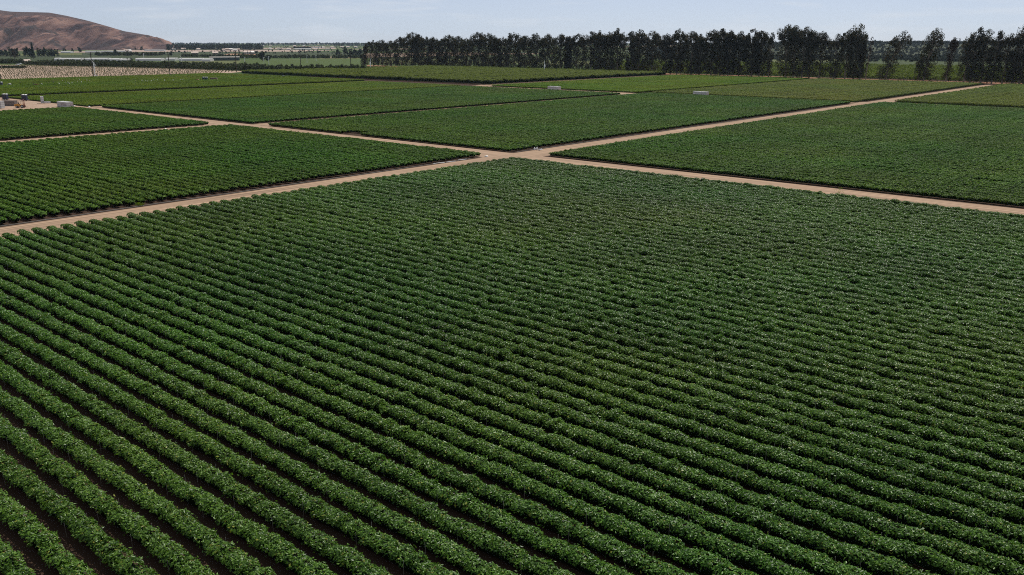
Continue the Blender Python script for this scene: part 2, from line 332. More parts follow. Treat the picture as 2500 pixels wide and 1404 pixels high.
DF = [at(-90, 198), at(300, 189.5), at(545, 180.5), at(602, 174), at(420, 166), at(250, 163), at(60, 159.5), at(-90, 159)]
sheet('bare_field', [(p.x, p.y) for p in DF], 0.036, DIRT)

# ------------------------------------------------------------------ crop rows
PITCH_ROW = 2.08 * K
def smooth_noise(L, step, amp):
    n = int(L / step) + 3; a = rng.normal(0, amp, n)
    return lambda s: np.interp(s, np.arange(n) * step, a)
def leaf_quads(P, N, size, aspect=0.55, fold=0.18):
    """one folded leaf blade (two triangles) at each P with normal N"""
    n = len(P); N = N / np.linalg.norm(N, axis=1, keepdims=True)
    T = rng.normal(size=(n, 3)); T -= N * (T * N).sum(1, keepdims=True); T /= np.linalg.norm(T, axis=1, keepdims=True)
    B = np.cross(N, T); s = size[:, None] if np.ndim(size) else size
    V = np.empty((n, 4, 3)); V[:, 0] = P - T * s * 0.5; V[:, 2] = P + T * s * 0.5 - N * s * 0.08
    V[:, 1] = P + B * s * aspect * 0.5 - N * s * fold; V[:, 3] = P - B * s * aspect * 0.5 - N * s * fold
    base = (np.arange(n) * 4)[:, None]
    tr = np.concatenate([base + [[0, 1, 2]], base + [[0, 2, 3]]], 0)
    return V.reshape(-1, 3), tr
def row_mesh(name, L, per_m, size, a=0.60, h=0.92, mats=None, tuft=0.0, lob=0.6, core=0.86, hole=None):
    """a hedge-like row of bushes of length L along +Y: lobed canopy of leaf blades over a core whose dark colour stands in for inner shade"""
    n = int(L * per_m)
    s = rng.uniform(0, L, n)
    if tuft: s = (np.floor(s / tuft) + 0.5) * tuft + rng.normal(0, tuft * 0.2, n); s = np.clip(s, 0.1, L - 0.1)
    if hole: s = s[(s < hole[0]) | (s > hole[1])]; n = len(s)
    phi = np.arcsin(rng.uniform(-1.0, 1.0, n)) * 0.98 + rng.normal(0, 0.12, n)
    wL = smooth_noise(L, lob, 0.14); wR = smooth_noise(L, lob, 0.14); hh = smooth_noise(L, lob * 0.8, 0.085); cx = smooth_noise(L, 3.5, 0.03); hl = smooth_noise(L, 6.0, 0.025)
    ss, cc = np.sin(phi), np.cos(phi)
    weak = np.ones(int(L) + 2); weak[rng.random(int(L) + 2) < 0.003] = 0.75; wk = lambda q: np.interp(q, np.arange(int(L) + 2), weak)
    wid = a * (1 + np.where(ss > 0, wR(s), wL(s)))
    top = h * (1 + hh(s) + hl(s)) * wk(s)
    endt = np.clip(np.minimum(s, L - s) / 0.35, 0.55, 1) ** 0.5
    depth = 1 - np.abs(rng.normal(0, 0.10, n))
    spike = np.where(rng.random(n) < 0.09, 1 + rng.random(n) * 0.26, 1.0)
    x = cx(s) + wid * np.sign(ss) * np.abs(ss) ** 0.8 * depth * endt * spike
    zc = top * 0.50
    z = zc + (top - zc) * np.sign(cc) * np.abs(cc) ** 0.75 * depth * endt * spike
    z = np.maximum(z, 0.05)
    P = np.stack([x, s, z], 1)
    N = np.stack([ss * 0.75, rng.normal(0, 0.45, n), np.maximum(cc, 0) * 0.8 + 0.45], 1) + rng.normal(0, 0.45, (n, 3))
    N[:, 1] += np.where(s < 0.4, -0.8, 0) + np.where(s > L - 0.4, 0.8, 0)
    V, tr = leaf_quads(P, N, size * rng.uniform(0.7, 1.25, n))
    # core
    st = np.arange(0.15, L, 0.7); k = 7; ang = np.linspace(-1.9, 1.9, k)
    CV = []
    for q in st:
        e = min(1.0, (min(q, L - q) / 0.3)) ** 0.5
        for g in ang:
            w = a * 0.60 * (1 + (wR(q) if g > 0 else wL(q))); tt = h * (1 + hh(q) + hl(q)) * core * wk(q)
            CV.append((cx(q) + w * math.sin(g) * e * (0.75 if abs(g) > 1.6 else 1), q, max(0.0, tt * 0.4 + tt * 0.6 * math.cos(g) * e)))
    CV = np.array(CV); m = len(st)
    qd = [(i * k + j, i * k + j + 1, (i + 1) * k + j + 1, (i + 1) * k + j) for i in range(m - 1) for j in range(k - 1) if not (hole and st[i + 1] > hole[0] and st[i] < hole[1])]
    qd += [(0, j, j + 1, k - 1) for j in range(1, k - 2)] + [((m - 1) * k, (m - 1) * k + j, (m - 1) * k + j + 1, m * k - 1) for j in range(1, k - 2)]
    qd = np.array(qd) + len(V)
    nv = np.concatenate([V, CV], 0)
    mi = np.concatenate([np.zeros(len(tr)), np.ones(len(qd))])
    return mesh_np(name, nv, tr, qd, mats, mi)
def stakes_mesh(name, L, step, hgt, rad, off, ends=True):
    mb = MB(); s = 0.0
    ys = list(np.arange(2.0, L, step)) if step else []
    ys = [y + random.uniform(-0.4, 0.4) for y in ys]
    if ends: ys = [-0.35] + ys
    for y in ys:
        for sd in (-1, 1):
            if random.random() < 0.35 and y > 0: continue
            x = sd * off * random.uniform(0.75, 1.05); hh = hgt * random.uniform(0.9, 1.08) * (0.82 if y < 0 else 1.0)
            mb.tube([(x, y, -0.05), (x + random.uniform(-.04, .04), y + random.uniform(-.04, .04), hh)], rad, 4)
    return mb.mesh(name, M['stake'])
ORD_S = ['', 'first', 'second', 'third', 'fourth', 'fifth', 'sixth', 'seventh', 'eighth', 'ninth', 'tenth', 'eleventh', 'twelfth', 'thirteenth', 'fourteenth', 'fifteenth', 'sixteenth', 'seventeenth', 'eighteenth', 'nineteenth']
TENS = ['', '', 'twent', 'thirt', 'fort', 'fift', 'sixt', 'sevent', 'eight', 'ninet']
def ordinal(n):
    if n >= 100: return 'hundredth' if n == 100 else 'hundred-' + ordinal(n - 100)
    if n < 20: return ORD_S[n]
    return TENS[n // 10] + 'ieth' if n % 10 == 0 else TENS[n // 10] + 'y-' + ORD_S[n % 10]

# near plot: rows run from the lane towards and past the camera
NEAR_L = 150.0
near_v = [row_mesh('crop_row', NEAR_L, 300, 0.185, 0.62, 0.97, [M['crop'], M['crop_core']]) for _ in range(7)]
near_st = [stakes_mesh('stake_line', NEAR_L, 4.2, 1.0, 0.010, 0.64) for _ in range(3)]
n_near = int((B0 - 6.0) / PITCH_ROW)
def add_row(meshes, i, x, y, flip, sy, label, group, stake=None):
    o = link('crop_row', meshes[i % len(meshes)])
    o.location = (x, y, 0); o.rotation_euler = (0, 0, math.pi if flip else 0)
    o.scale = ((-1 if (i // len(meshes)) % 2 else 1), sy, random.uniform(0.95, 1.06))
    tag(o, label, 'crop row', group)
    if stake is not None:
        c = link('stake_line', stake, o); c['kind'] = 'stuff'
    return o
perm = list(range(7))
for i in range(n_near):
    x = B0 - 0.85 - i * PITCH_ROW
    if i % 7 == 0: random.shuffle(perm)
    add_row(near_v, perm[i % 7] + 7 * (i // 7), x, A0 + random.uniform(-0.45, 0.3), True, 1.0,
            'leafy crop row in the front plot, %s from the right-hand lane' % ordinal(i + 1), 'crop rows of the front plot', near_st[i % 3])

# left plots, middle plots
MID_L = 107.0
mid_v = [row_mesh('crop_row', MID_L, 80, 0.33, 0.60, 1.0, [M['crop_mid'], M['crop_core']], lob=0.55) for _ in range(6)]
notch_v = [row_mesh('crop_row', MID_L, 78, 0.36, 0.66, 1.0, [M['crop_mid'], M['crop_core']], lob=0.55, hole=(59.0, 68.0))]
perm = list(range(6))
def plot_rows(x0, sgn, n, y0, y1, what, group, stake=None):
    for i in range(n):
        if i % 6 == 0: random.shuffle(perm)
        vs_ = notch_v if (stake and i < 2) else mid_v
        add_row(vs_, perm[i % 6] + 6 * (i // 6), x0 + sgn * i * PITCH_ROW, y0 + random.uniform(-0.3, 0.35), False, (y1 - y0) / MID_L, what % ordinal(i + 1), group)
plot_rows(B0L - 0.85, -1, 57, A1 + 0.3, P1a, 'crop row in the left plot beyond the lane, %s from the crossroads', 'crop rows of the left plot')
plot_rows(B0L - 0.85, -1, 38, P1b + 0.2, 388 * K, 'crop row in the plot before the bin yard, %s from its right side', 'crop rows of the plot before the yard')
n_mid = int((410.5 * K - B1) / PITCH_ROW)
plot_rows(B1 + 0.85, 1, n_mid, A1 + 0.3, P2a, 'crop row in the middle plot behind the crossroads, %s from its left side', 'crop rows of the middle plot', True)

# far plots: too many rows to tell apart, one object for each plot
def scatter(name, pts, rot, scl, meshes, idx, label, cat='crop', parent=None):
    coll = bpy.data.collections.new(name + '_source')
    for me in meshes: coll.objects.link(bpy.data.objects.new(name + '_source', me))
    me = bpy.data.meshes.new(name); me.vertices.add(len(pts)); me.vertices.foreach_set('co', np.asarray(pts, np.float32).ravel())
    me.attributes.new('rot', 'FLOAT', 'POINT').data.foreach_set('value', np.asarray(rot, np.float32))
    me.attributes.new('scl', 'FLOAT_VECTOR', 'POINT').data.foreach_set('vector', np.asarray(scl, np.float32).ravel())
    me.attributes.new('idx', 'INT', 'POINT').data.foreach_set('value', np.asarray(idx, np.int32))
    for m in meshes[0].materials: me.materials.append(m)
    o = link(name, me, parent); tag(o, label, cat, kind='stuff')
    ng = bpy.data.node_groups.new(name, 'GeometryNodeTree')
    ng.interface.new_socket('Geometry', in_out='INPUT', socket_type='NodeSocketGeometry'); ng.interface.new_socket('Geometry', in_out='OUTPUT', socket_type='NodeSocketGeometry')
    gi = ng.nodes.new('NodeGroupInput'); go = ng.nodes.new('NodeGroupOutput'); ip = ng.nodes.new('GeometryNodeInstanceOnPoints'); ci = ng.nodes.new('GeometryNodeCollectionInfo')
    ci.inputs['Collection'].default_value = coll; ci.inputs['Separate Children'].default_value = True; ci.inputs['Reset Children'].default_value = True
    def attr(nm, t):
        a = ng.nodes.new('GeometryNodeInputNamedAttribute'); a.data_type = t; a.inputs['Name'].default_value = nm
        return [s for s in a.outputs if s.enabled][0]
    cx = ng.nodes.new('ShaderNodeCombineXYZ')
    ng.links.new(attr('rot', 'FLOAT'), cx.inputs['Z']); ng.links.new(cx.outputs[0], ip.inputs['Rotation'])
    ng.links.new(attr('scl', 'FLOAT_VECTOR'), ip.inputs['Scale']); ng.links.new(attr('idx', 'INT'), ip.inputs['Instance Index'])
    ip.inputs['Pick Instance'].default_value = True
    ng.links.new(gi.outputs[0], ip.inputs['Points']); ng.links.new(ci.outputs[0], ip.inputs['Instance']); ng.links.new(ip.outputs[0], go.inputs[0])
    md = o.modifiers.new('scatter', 'NODES'); md.node_group = ng
    return o
def plot_stuff(name, label, x0, x1, y0, y1, meshes, L, pitch=PITCH_ROW, slant=0.0, tall=1.0):
    xs = np.arange(x0, x1, pitch); seg = max(1, int(round((y1 - y0) / L))); sl = (y1 - y0) / seg
    P, S, I = [], [], []
    for x in xs:
        for k in range(seg):
            P.append((x + rng.normal(0, 0.03), y0 + k * sl + rng.uniform(-0.1, 0.2) - slant * (1 - (x - x0) / (x1 - x0)), 0)); S.append((rng.choice([-1, 1]), sl / L, tall * rng.uniform(0.94, 1.06))); I.append(rng.integers(len(meshes)))
    return scatter(name, P, np.zeros(len(P)), S, meshes, I, label)
plot_stuff('crop_plot', 'wide dark green crop plot right of the crossroads, rows merging into one mass', B1 + 1.2, RE0 - 0.4, -110 * K, A0 - 0.2, mid_v, MID_L, slant=1.0)
plot_stuff('crop_plot', 'dark green crop plot behind the middle plot, bounded by pale narrow paths', B1 + 0.85, E0, P2b + 0.2, P3a, mid_v, MID_L)
TU = 50.0
M['under'] = paint('undergrowth', (0.03, 0.045, 0.008), 0.95, 0.3, 2.0, spec=0.05)
yel_v = [row_mesh('staked_row', TU, 62, 0.34, 0.50, 1.15, [M['crop_yellow'], M['under']], tuft=1.7, lob=1.1, core=0.55) for _ in range(3)]
lime_v = [row_mesh('staked_row', TU, 66, 0.34, 0.60, 1.05, [M['crop_lime'], M['under']], tuft=1.4, lob=1.1, core=0.6) for _ in range(2)]
oli_v = [row_mesh('staked_row', TU, 58, 0.34, 0.46, 1.2, [M['crop_olive'], M['under']], tuft=1.8, lob=1.2, core=0.5) for _ in range(2)]
plot_stuff('crop_plot', 'yellowish green staked crop plot beside the bin yard', B1 - 1.0, 404 * K, P3b + 0.3, P4a - 2.5, yel_v, TU, tall=0.72)
plot_stuff('crop_plot', 'yellowish green crop plot with field workers, in front of the bare field', 70, 412 * K, P4b + 0.2, FAR_V, yel_v, TU, tall=1.05)
plot_stuff('crop_plot', 'bright lime green crop plot in front of the tall tree row', E1 + 2.5, TREE_X - 16, P2b + 0.5, ORY0 - 13, lime_v, TU)
plot_stuff('crop_plot', 'olive green staked crop plot left of the far lane', E1 + 4.5, TREE_X - 15, A1 + 0.3, P2a + 2, oli_v, TU)
plot_stuff('crop_plot', 'olive green staked crop plot at the right edge beyond the far lane', RE1 + 0.4, TREE_X - 15, -60 * K, A0 - 1.5, oli_v, TU)

# ------------------------------------------------------------------ trees and bushes
RIGHT = Vector((SA, -CA, 0)); FWD = Vector((CA, SA, 0))
def cards_in_clumps(cl, per, size, droop=0.0, flat=1.0):
    """leaf cards filling a list of clumps (x, y, z, r)"""
    C = np.array(cl); k = len(C); n = k * per
    C = np.repeat(C, per, 0)
    d = rng.normal(size=(n, 3)); d /= np.linalg.norm(d, axis=1, keepdims=True)
    rr = C[:, 3] * rng.uniform(0.35, 1.0, n) ** 0.5
    P = C[:, :3] + d * rr[:, None] * np.array([1, 1, flat])
    N = d + rng.normal(0, 0.55, (n, 3)); N[:, 2] += 0.25
    return leaf_quads(P, N, size * rng.uniform(0.6, 1.35, n), 0.62, 0.12)
def tubes_np(paths, n=5):
    mb = MB()
    for pts, rad in paths: mb.tube(pts, rad, n)
    return mb
def euc_parts(H, wid, lean=0.0, top=0.4, gap=0.0, thin=1.0, low=1.0, skirt=0.06, split=1):
    """eucalyptus in a windbreak: tall bare-footed trunk, dense dark column below, separate rounded clumps above"""
    L = RIGHT * lean
    def axis(t, off=0.0): return L * (t ** 1.5) + RIGHT * (off * t)
    paths = []; cl = []
    stems = [(random.uniform(-0.8, 0.8) * (split > 1) + (k - (split - 1) / 2) * 2.2, k) for k in range(split)]
    for off, k in stems:
        pts = []; rad = []
        for t in np.linspace(0, 0.82, 7):
            w = Vector((random.gauss(0, 0.18), random.gauss(0, 0.18), 0)) * (1 if t > 0 else 0)
            pts.append(axis(t, off) + w + Vector((off * 0.3, 0, t * H))); rad.append(max(0.06, 0.017 * H * (1 - t * 1.05)))
        paths.append((pts, rad))
        # limbs rising to the top clumps
        for j in range(int(9 / split)):
            t0 = random.uniform(0.38, 0.72); a = random.uniform(0, 2 * math.pi); r = wid * 0.5 * random.uniform(0.25, 0.95)
            t1 = min(1.0, random.uniform(0.74, 0.97) - 0.10 * (r / (wid * 0.5)) ** 2)
            p0 = axis(t0, off) + Vector((off * 0.3, 0, t0 * H)); e = axis(t1, off) + Vector((math.cos(a) * r + off * 0.3, math.sin(a) * r, t1 * H))
            mid = p0.lerp(e, 0.5) + Vector((math.cos(a), math.sin(a), 0)) * r * 0.12 - Vector((0, 0, 0.02 * H))
            paths.append(([p0, mid, e], [0.006 * H, 0.004 * H, 0.0015 * H]))
            if random.random() > gap:
                rc = random.uniform(0.032, 0.058) * H * (0.8 + 0.03 * wid)
                cl.append((e.x, e.y, e.z - rc * 0.3, rc))
                for q in range(random.randint(1, 3)):
                    f = random.uniform(0.45, 0.95); m = p0.lerp(e, f); rq = rc * random.uniform(0.5, 0.85)
                    cl.append((m.x + random.gauss(0, 0.6), m.y + random.gauss(0, 0.6), m.z + random.gauss(0, 0.4), rq))
    # crown dome
    for j in range(int(44 * thin)):
        a = random.uniform(0, 2 * math.pi); u = random.random() ** 0.5; r = wid * 0.48 * u
        t = (1 - top * 0.75) + top * 0.70 * (1 - u ** 2 * 0.8) * random.uniform(0.55, 1.0); c = axis(t)
        cl.append((c.x + math.cos(a) * r, c.y + math.sin(a) * r, t * H - 0.3, random.uniform(0.032, 0.06) * H))
    cl.append((*(axis(0.965) + Vector((0, 0, 0.955 * H))), 0.042 * H))
    # the dense column
    nl = int(125 * low)
    for j in range(nl):
        t = skirt + (1 - top * (0.55 if gap < 0.18 else 0.8) - skirt) * (j + random.random()) / max(1, nl); c = axis(t); a = random.uniform(0, 2 * math.pi)
        prof = 0.82 + 0.18 * math.sin(min(1, (t - skirt) / 0.35) * math.pi * 0.6)
        r = wid * 0.45 * prof * random.random() ** 0.5
        cl.append((c.x + math.cos(a) * r, c.y + math.sin(a) * r, t * H, random.uniform(0.045, 0.075) * H))
    return paths, cl
def euc_tree(p, H, wid, label, lean=0.0, per=46, mat='euc', size_=0.026, **kw):
    paths, cl = euc_parts(H, wid, lean, **kw)
    root = empty('eucalyptus_tree', p)
    tubes_np(paths).build('trunk', M['bark'], root)
    V, tr = cards_in_clumps(cl, per, size_ * H, flat=1.15)
    link('crown', mesh_np('crown', V, tr, None, [M[mat]]), root)
    return tag(root, label, 'tree', 'eucalyptus windbreak behind the fields')
# column in view, top of the crown, width in metres, options
EUC = [(886, 131, 5, dict(low=0.8, top=0.3)), (893, 107, 4.5, dict(mat='euc_brown', top=0.5, low=0.5)), (912, 97, 8.5, {}), (933, 97, 8, {}), (956, 98, 8, {}), (980, 89, 8.5, {}), (1006, 77, 10, dict(top=0.45)),
       (1023, 83, 8, {}), (1043, 88, 8, {}), (1060, 89, 8, {}), (1079, 93, 7, dict(gap=0.2)), (1098, 83, 9, {}), (1118, 87, 8.5, {}), (1139, 92, 8, {}), (1168, 77, 9, {}), (1192, 81, 9, {}), (1210, 89, 7, {}),
       (1229, 89, 7, dict(gap=0.2)), (1254, 78, 9.5, {}), (1281, 86, 8, {}), (1310, 80, 8.5, {}), (1336, 82, 8.5, {}), (1368, 81, 8.5, dict(gap=0.2)), (1387, 87, 6, {}), (1406, 81, 9, dict(lean=1.5)), (1441, 76, 9, dict(gap=0.15)),
       (1463, 73, 8, {}), (1483, 77, 7, {}), (1506, 69, 8.5, {}), (1541, 75, 9, dict(gap=0.2)), (1558, 71, 10, dict(split=2)), (1590, 74, 9.5, dict(lean=1.0)), (1624, 81, 8, {}), (1652, 69, 9, dict(top=0.45, gap=0.2)),
       (1687, 74, 10, dict(split=2, gap=0.2)), (1706, 84, 7, {}), (1735, 71, 9, dict(gap=0.2)), (1757, 68, 9, dict(gap=0.15)), (1777, 74, 7, {}), (1803, 75, 8.5, {}), (1834, 68, 9, dict(gap=0.2)), (1853, 75, 8.5, {}),
       (1876, 78, 3.5, dict(thin=0.4, low=0.25, top=0.5, gap=0.4)), (1916, 58, 10.5, dict(top=0.42)), (1936, 61, 9, {}), (1957, 63, 9.5, dict(top=0.45)), (1975, 72, 7, {}), (1999, 75, 9, dict(top=0.45, gap=0.15)), (2035, 81, 8, dict(top=0.5, gap=0.3)),
       (2062, 68, 9.5, dict(lean=1.0)), (2083, 56, 8.5, dict(top=0.5, gap=0.2, lean=1.2)), (2098, 98, 5, dict(top=0.5, low=0.5, gap=0.3)), (2113, 90, 1.6, dict(thin=0.1, low=0.06, top=0.5, gap=0.9, lean=1.5, mat='euc_brown')),
       (2160, 74, 9.0, dict(lean=11.0, top=0.38, gap=0.25, skirt=0.05)), (2240, 143, 5, dict(low=0.6, top=0.3)), (2254, 66, 9.0, dict(lean=5.0, top=0.42, gap=0.3)), (2309, 90, 4.5, dict(lean=2.2, top=0.45, low=0.3, thin=0.6, mat='euc_brown')),
       (2352, 84, 8, dict(lean=1.5)), (2368, 67, 9.5, dict(top=0.42, gap=0.25, lean=1.5)), (2394, 70, 8.5, dict(top=0.45, gap=0.2, lean=1.0)), (2420, 72, 7.5, dict(thin=0.5, gap=0.5, top=0.45, lean=1.2)), (2446, 80, 8, dict(lean=1.5)),
       (2470, 69, 8.5, dict(top=0.45, gap=0.2, lean=1.5)), (2488, 51, 10, dict(top=0.5, gap=0.2, lean=2.0)), (2520, 66, 9, dict(lean=1.0))]
spec_lab = {886: 'low bushy young eucalyptus at the left end of the windbreak', 893: 'brownish thin eucalyptus at the left end of the windbreak', 1006: 'broad high-domed eucalyptus rising above the left part of the windbreak',
            1876: 'spindly eucalyptus at the left side of the windbreak gap', 1916: 'tall rounded eucalyptus just right of the windbreak gap', 2083: 'tall open-topped eucalyptus at the right end of the dense windbreak', 2098: 'short slim eucalyptus right of the dense windbreak',
            2113: 'bare dead leaning trunk beside the dense windbreak', 2160: 'lone eucalyptus leaning far to the right', 2240: 'short bushy eucalyptus beside the ragged lone one', 2254: 'ragged lone eucalyptus with an open upper crown', 2309: 'thin brownish eucalyptus between the lone tree and the right cluster',
            2420: 'eucalyptus with bare twigs at its top, in the right cluster', 2488: 'tallest eucalyptus, at the right edge of the picture'}
k = 0
for x, yt, w, kw in EUC:
    p, H = on_line(x, TREE_X + random.uniform(-1.5, 1.5), yt)
    k += 1
    kw = dict(kw); lean = kw.pop('lean', random.uniform(-0.4, 1.0))
    if x > 1450: kw.setdefault('low', 0.9 if x < 1900 else 0.62); kw['size_'] = 0.025 if x < 1900 else 0.0225; kw.setdefault('skirt', 0.065)
    if x > 2150: kw.setdefault('gap', 0.25); kw.setdefault('thin', 0.7)
    lab = spec_lab.get(x, 'dark eucalyptus in the tall windbreak, %s tree from its left end' % ordinal(k))
    euc_tree(p, H, w * (1.6 + 0.45 * (x < 1450) - 0.3 * (x > 2200) - 0.15 * (1900 < x < 2200) if w > 6 else 1.2), lab, lean, **kw)

def bush_mesh(name, r, h, ncl, per, size, mat, trunk=0.5):
    cl = []
    for j in range(ncl):
        a = random.uniform(0, 2 * math.pi); u = random.random() ** 0.5; z = random.random()
        rr = r * u * (1 - 0.55 * z ** 2) * 0.8
        cl.append((math.cos(a) * rr, math.sin(a) * rr, trunk * 0.6 + (h - trunk * 0.6) * (0.15 + 0.72 * z * (1 - 0.3 * u * u)), r * random.uniform(0.28, 0.42)))
    V, tr = cards_in_clumps(cl, per, size)
    mb = MB().tube([(0, 0, -0.1), (0.05, 0, trunk + 0.4 * h)], [0.05 * h, 0.02 * h], 5)
    b = len(V); V = np.concatenate([V, np.array(mb.v)], 0)
    qd = np.array([f for f in mb.f if len(f) == 4]) + b
    return mesh_np(name, V, tr, qd, [M[mat], M['bark']], np.concatenate([np.zeros(len(tr)), np.ones(len(qd))]))
# hedged orchard in front of the windbreak
OL = 690.0 * K - ORY0
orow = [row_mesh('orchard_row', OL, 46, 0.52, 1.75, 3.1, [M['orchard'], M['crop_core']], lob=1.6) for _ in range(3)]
i = 0; xo = ORX0 + 2.0
while xo < TREE_X - 18:
    o = link('orchard_row', orow[i % 3]); o.location = (xo, ORY0 + random.uniform(-0.5, 0.5), 0); o.scale = (random.choice([-1, 1]), 1 if i < 8 else 0.97, random.uniform(0.93, 1.08))
    i += 1; xo += 5.2
    tag(o, 'tall olive green orchard hedge before the windbreak, %s counted from the crop plots' % ordinal(i), 'hedge', 'orchard hedges before the windbreak')

# belt of dark fruit trees behind the bare field
cit = [bush_mesh('citrus_tree', 3.1, 5.2, 16, 26, 0.75, 'citrus', 0.6) for _ in range(5)]
line = [at(66, 159.3), at(330, 165.2), at(600, 173.2), at(890, 176.0)]
seg = []
for a_, b_ in zip(line[:-1], line[1:]):
    d = (b_ - a_); n = int(d.length / 4.6)
    for j in range(n): seg.append((a_ + d * (j / n), d.normalized()))
P, S, I, Rz = [], [], [], []
cnt = 0
for j, (p, d) in enumerate(seg):
    nrm = Vector((-d.y, d.x, 0));
    if nrm.dot(FWD) < 0: nrm = -nrm
    deep = 9 if j < len(seg) * 0.72 else 4
    for r_ in range(deep):
        q = p + nrm * (r_ * 5.2 + random.uniform(-0.8, 0.8)) + d * random.uniform(-1, 1); sc = random.uniform(0.75, 1.2) * (1.0 if r_ else 0.95)
        if r_ == 0:
            o = link('citrus_tree', cit[j % 5]); o.location = (q.x, q.y, 0); o.rotation_euler = (0, 0, random.uniform(0, 6)); o.scale = (sc, sc, sc * random.uniform(0.85, 1.15))
            cnt += 1
            tag(o, 'dark rounded fruit tree, %s from the left in the front row of the tree belt' % ordinal(cnt), 'tree', 'front row of the fruit tree belt')
        else:
            P.append(tuple(q)); S.append((sc, sc, sc * random.uniform(0.85, 1.15))); I.append(random.randrange(5)); Rz.append(random.uniform(0, 6))
for x in np.arange(-60, 66, 3.3):                       # the belt's far-left end beyond the parked cars
    for y in (153.0, 154.5, 156.0):
        q = at(x + random.uniform(-2, 2), y + random.uniform(-0.5, 0.5)); P.append(tuple(q)); sc = random.uniform(0.7, 1.1); S.append((sc, sc, sc)); I.append(random.randrange(5)); Rz.append(random.uniform(0, 6))
scatter('fruit_tree_belt', P, Rz, S, cit, I, 'mass of dark fruit trees behind the front row of the belt', 'trees')
# short hedge inside the bare field, left edge
for j, x in enumerate(np.arange(-20, 63, 4.5)):
    q = at(x, 167.2); o = link('low_bush', cit[j % 5]); o.location = (q.x, q.y, 0); o.scale = (0.75, 0.75, 0.55); o.rotation_euler = (0, 0, j * 1.3)
    tag(o, 'low dark bush of the short hedge at the left edge, %s from its left' % ordinal(j + 1), 'bush', 'short hedge on the bare field')
# young plants on the bare field: the nearest ones each an object, the rest one mass
yp = [bush_mesh('young_tree', 0.5, 1.35, 4, 8, 0.36, 'young', 0.3) for _ in range(3)]
poly = [(p.x, p.y) for p in DF]
def inside(x, y, pg):
    c = False; j = len(pg) - 1
    for i in range(len(pg)):
        if (pg[i][1] > y) != (pg[j][1] > y) and x < (pg[j][0] - pg[i][0]) * (y - pg[i][1]) / (pg[j][1] - pg[i][1]) + pg[i][0]: c = not c
        j = i
    return c
sp = []
y0 = FAR_V + 12
y = y0
while y < 1050:
    x = 150.0
    while x < 480:
        if inside(x, y, poly) and inside(x + 3, y - 5, poly): sp.append((x + random.uniform(-0.25, 0.25), y + random.uniform(-0.3, 0.3)))
        x += 3.3
    y += 5.0
def col_of(x, y):
    v = Vector((x, y, 0)); r_ = v.dot(RIGHT); f_ = v.dot(FWD)
    cz = f_ * math.cos(PITCH) + CAM_H * math.sin(PITCH); return W_PX / 2 + F_PX * r_ / cz
sp = [p for p in sp if -40 < col_of(*p) < 640]
sp.sort(key=lambda p: p[0] ** 2 + p[1] ** 2)
vis = [p for p in sp if col_of(*p) > 2]
for j, p in enumerate(vis[:290]):
    o = link('young_tree', yp[j % 3]); o.location = (p[0], p[1], 0.03); s_ = random.uniform(0.7, 1.25); o.scale = (s_, s_, s_); o.rotation_euler = (0, 0, j * 2.1)
    tag(o, 'small young plant in the near rows of the pale bare field', 'young tree', 'young plants in the near rows of the bare field')
near_set = set(vis[:290]); rest = [p for p in sp if p not in near_set and random.random() > 0.08]
scatter('young_orchard', [(p[0], p[1], 0.03) for p in rest], [random.uniform(0, 6) for _ in rest], [(lambda s: (s, s, s))(random.uniform(0.7, 1.3)) for _ in rest], yp, [random.randrange(3) for _ in rest], 'rows of small young plants across the pale bare field', 'plants')

# orchard and scrub beyond the windbreak
ob = [bush_mesh('orchard_bush', 2.3, 3.4, 10, 16, 0.75, 'orchard', 0.3) for _ in range(3)]
P = []
X = TREE_X + 20
while X < TREE_X + 330:
    if not (TREE_X + 118 < X < TREE_X + 132):
        Y = -120.0
        while Y < 900:
            if -60 < col_of(X, Y) < 2560 and col_of(X, Y) > 1450: P.append((X + random.uniform(-0.4, 0.4), Y + random.uniform(-0.6, 0.6), 0))
            Y += 3.6
    X += 5.6
scatter('far_orchard', P, [random.uniform(0, 6) for _ in P], [(lambda s: (s, s, s * random.uniform(0.8, 1.1)))(random.uniform(0.85, 1.15)) for _ in P], ob, [random.randrange(3) for _ in P], 'olive green orchard rows beyond the windbreak', 'orchard')
ft = [bush_mesh('far_tree', 4.2, 8.0, 13, 14, 1.7, 'fartree', 1.0) for _ in range(4)]
def tall_mesh(name): 
    cl = [(random.gauss(0, 1.3), random.gauss(0, 1.3), 16 * (0.12 + 0.82 * j / 16), random.uniform(1.5, 2.4)) for j in range(17)]
    V, tr = cards_in_clumps(cl, 14, 1.5)
    mb = MB().tube([(0, 0, -0.2), (0.2, 0, 13)], [0.4, 0.1], 5); b = len(V); V = np.concatenate([V, np.array(mb.v)], 0)
    qd = np.array([f for f in mb.f if len(f) == 4]) + b
    return mesh_np(name, V, tr, qd, [M['fartree'], M['bark']], np.concatenate([np.zeros(len(tr)), np.ones(len(qd))]))
tt = [tall_mesh('far_tall_tree') for _ in range(3)]
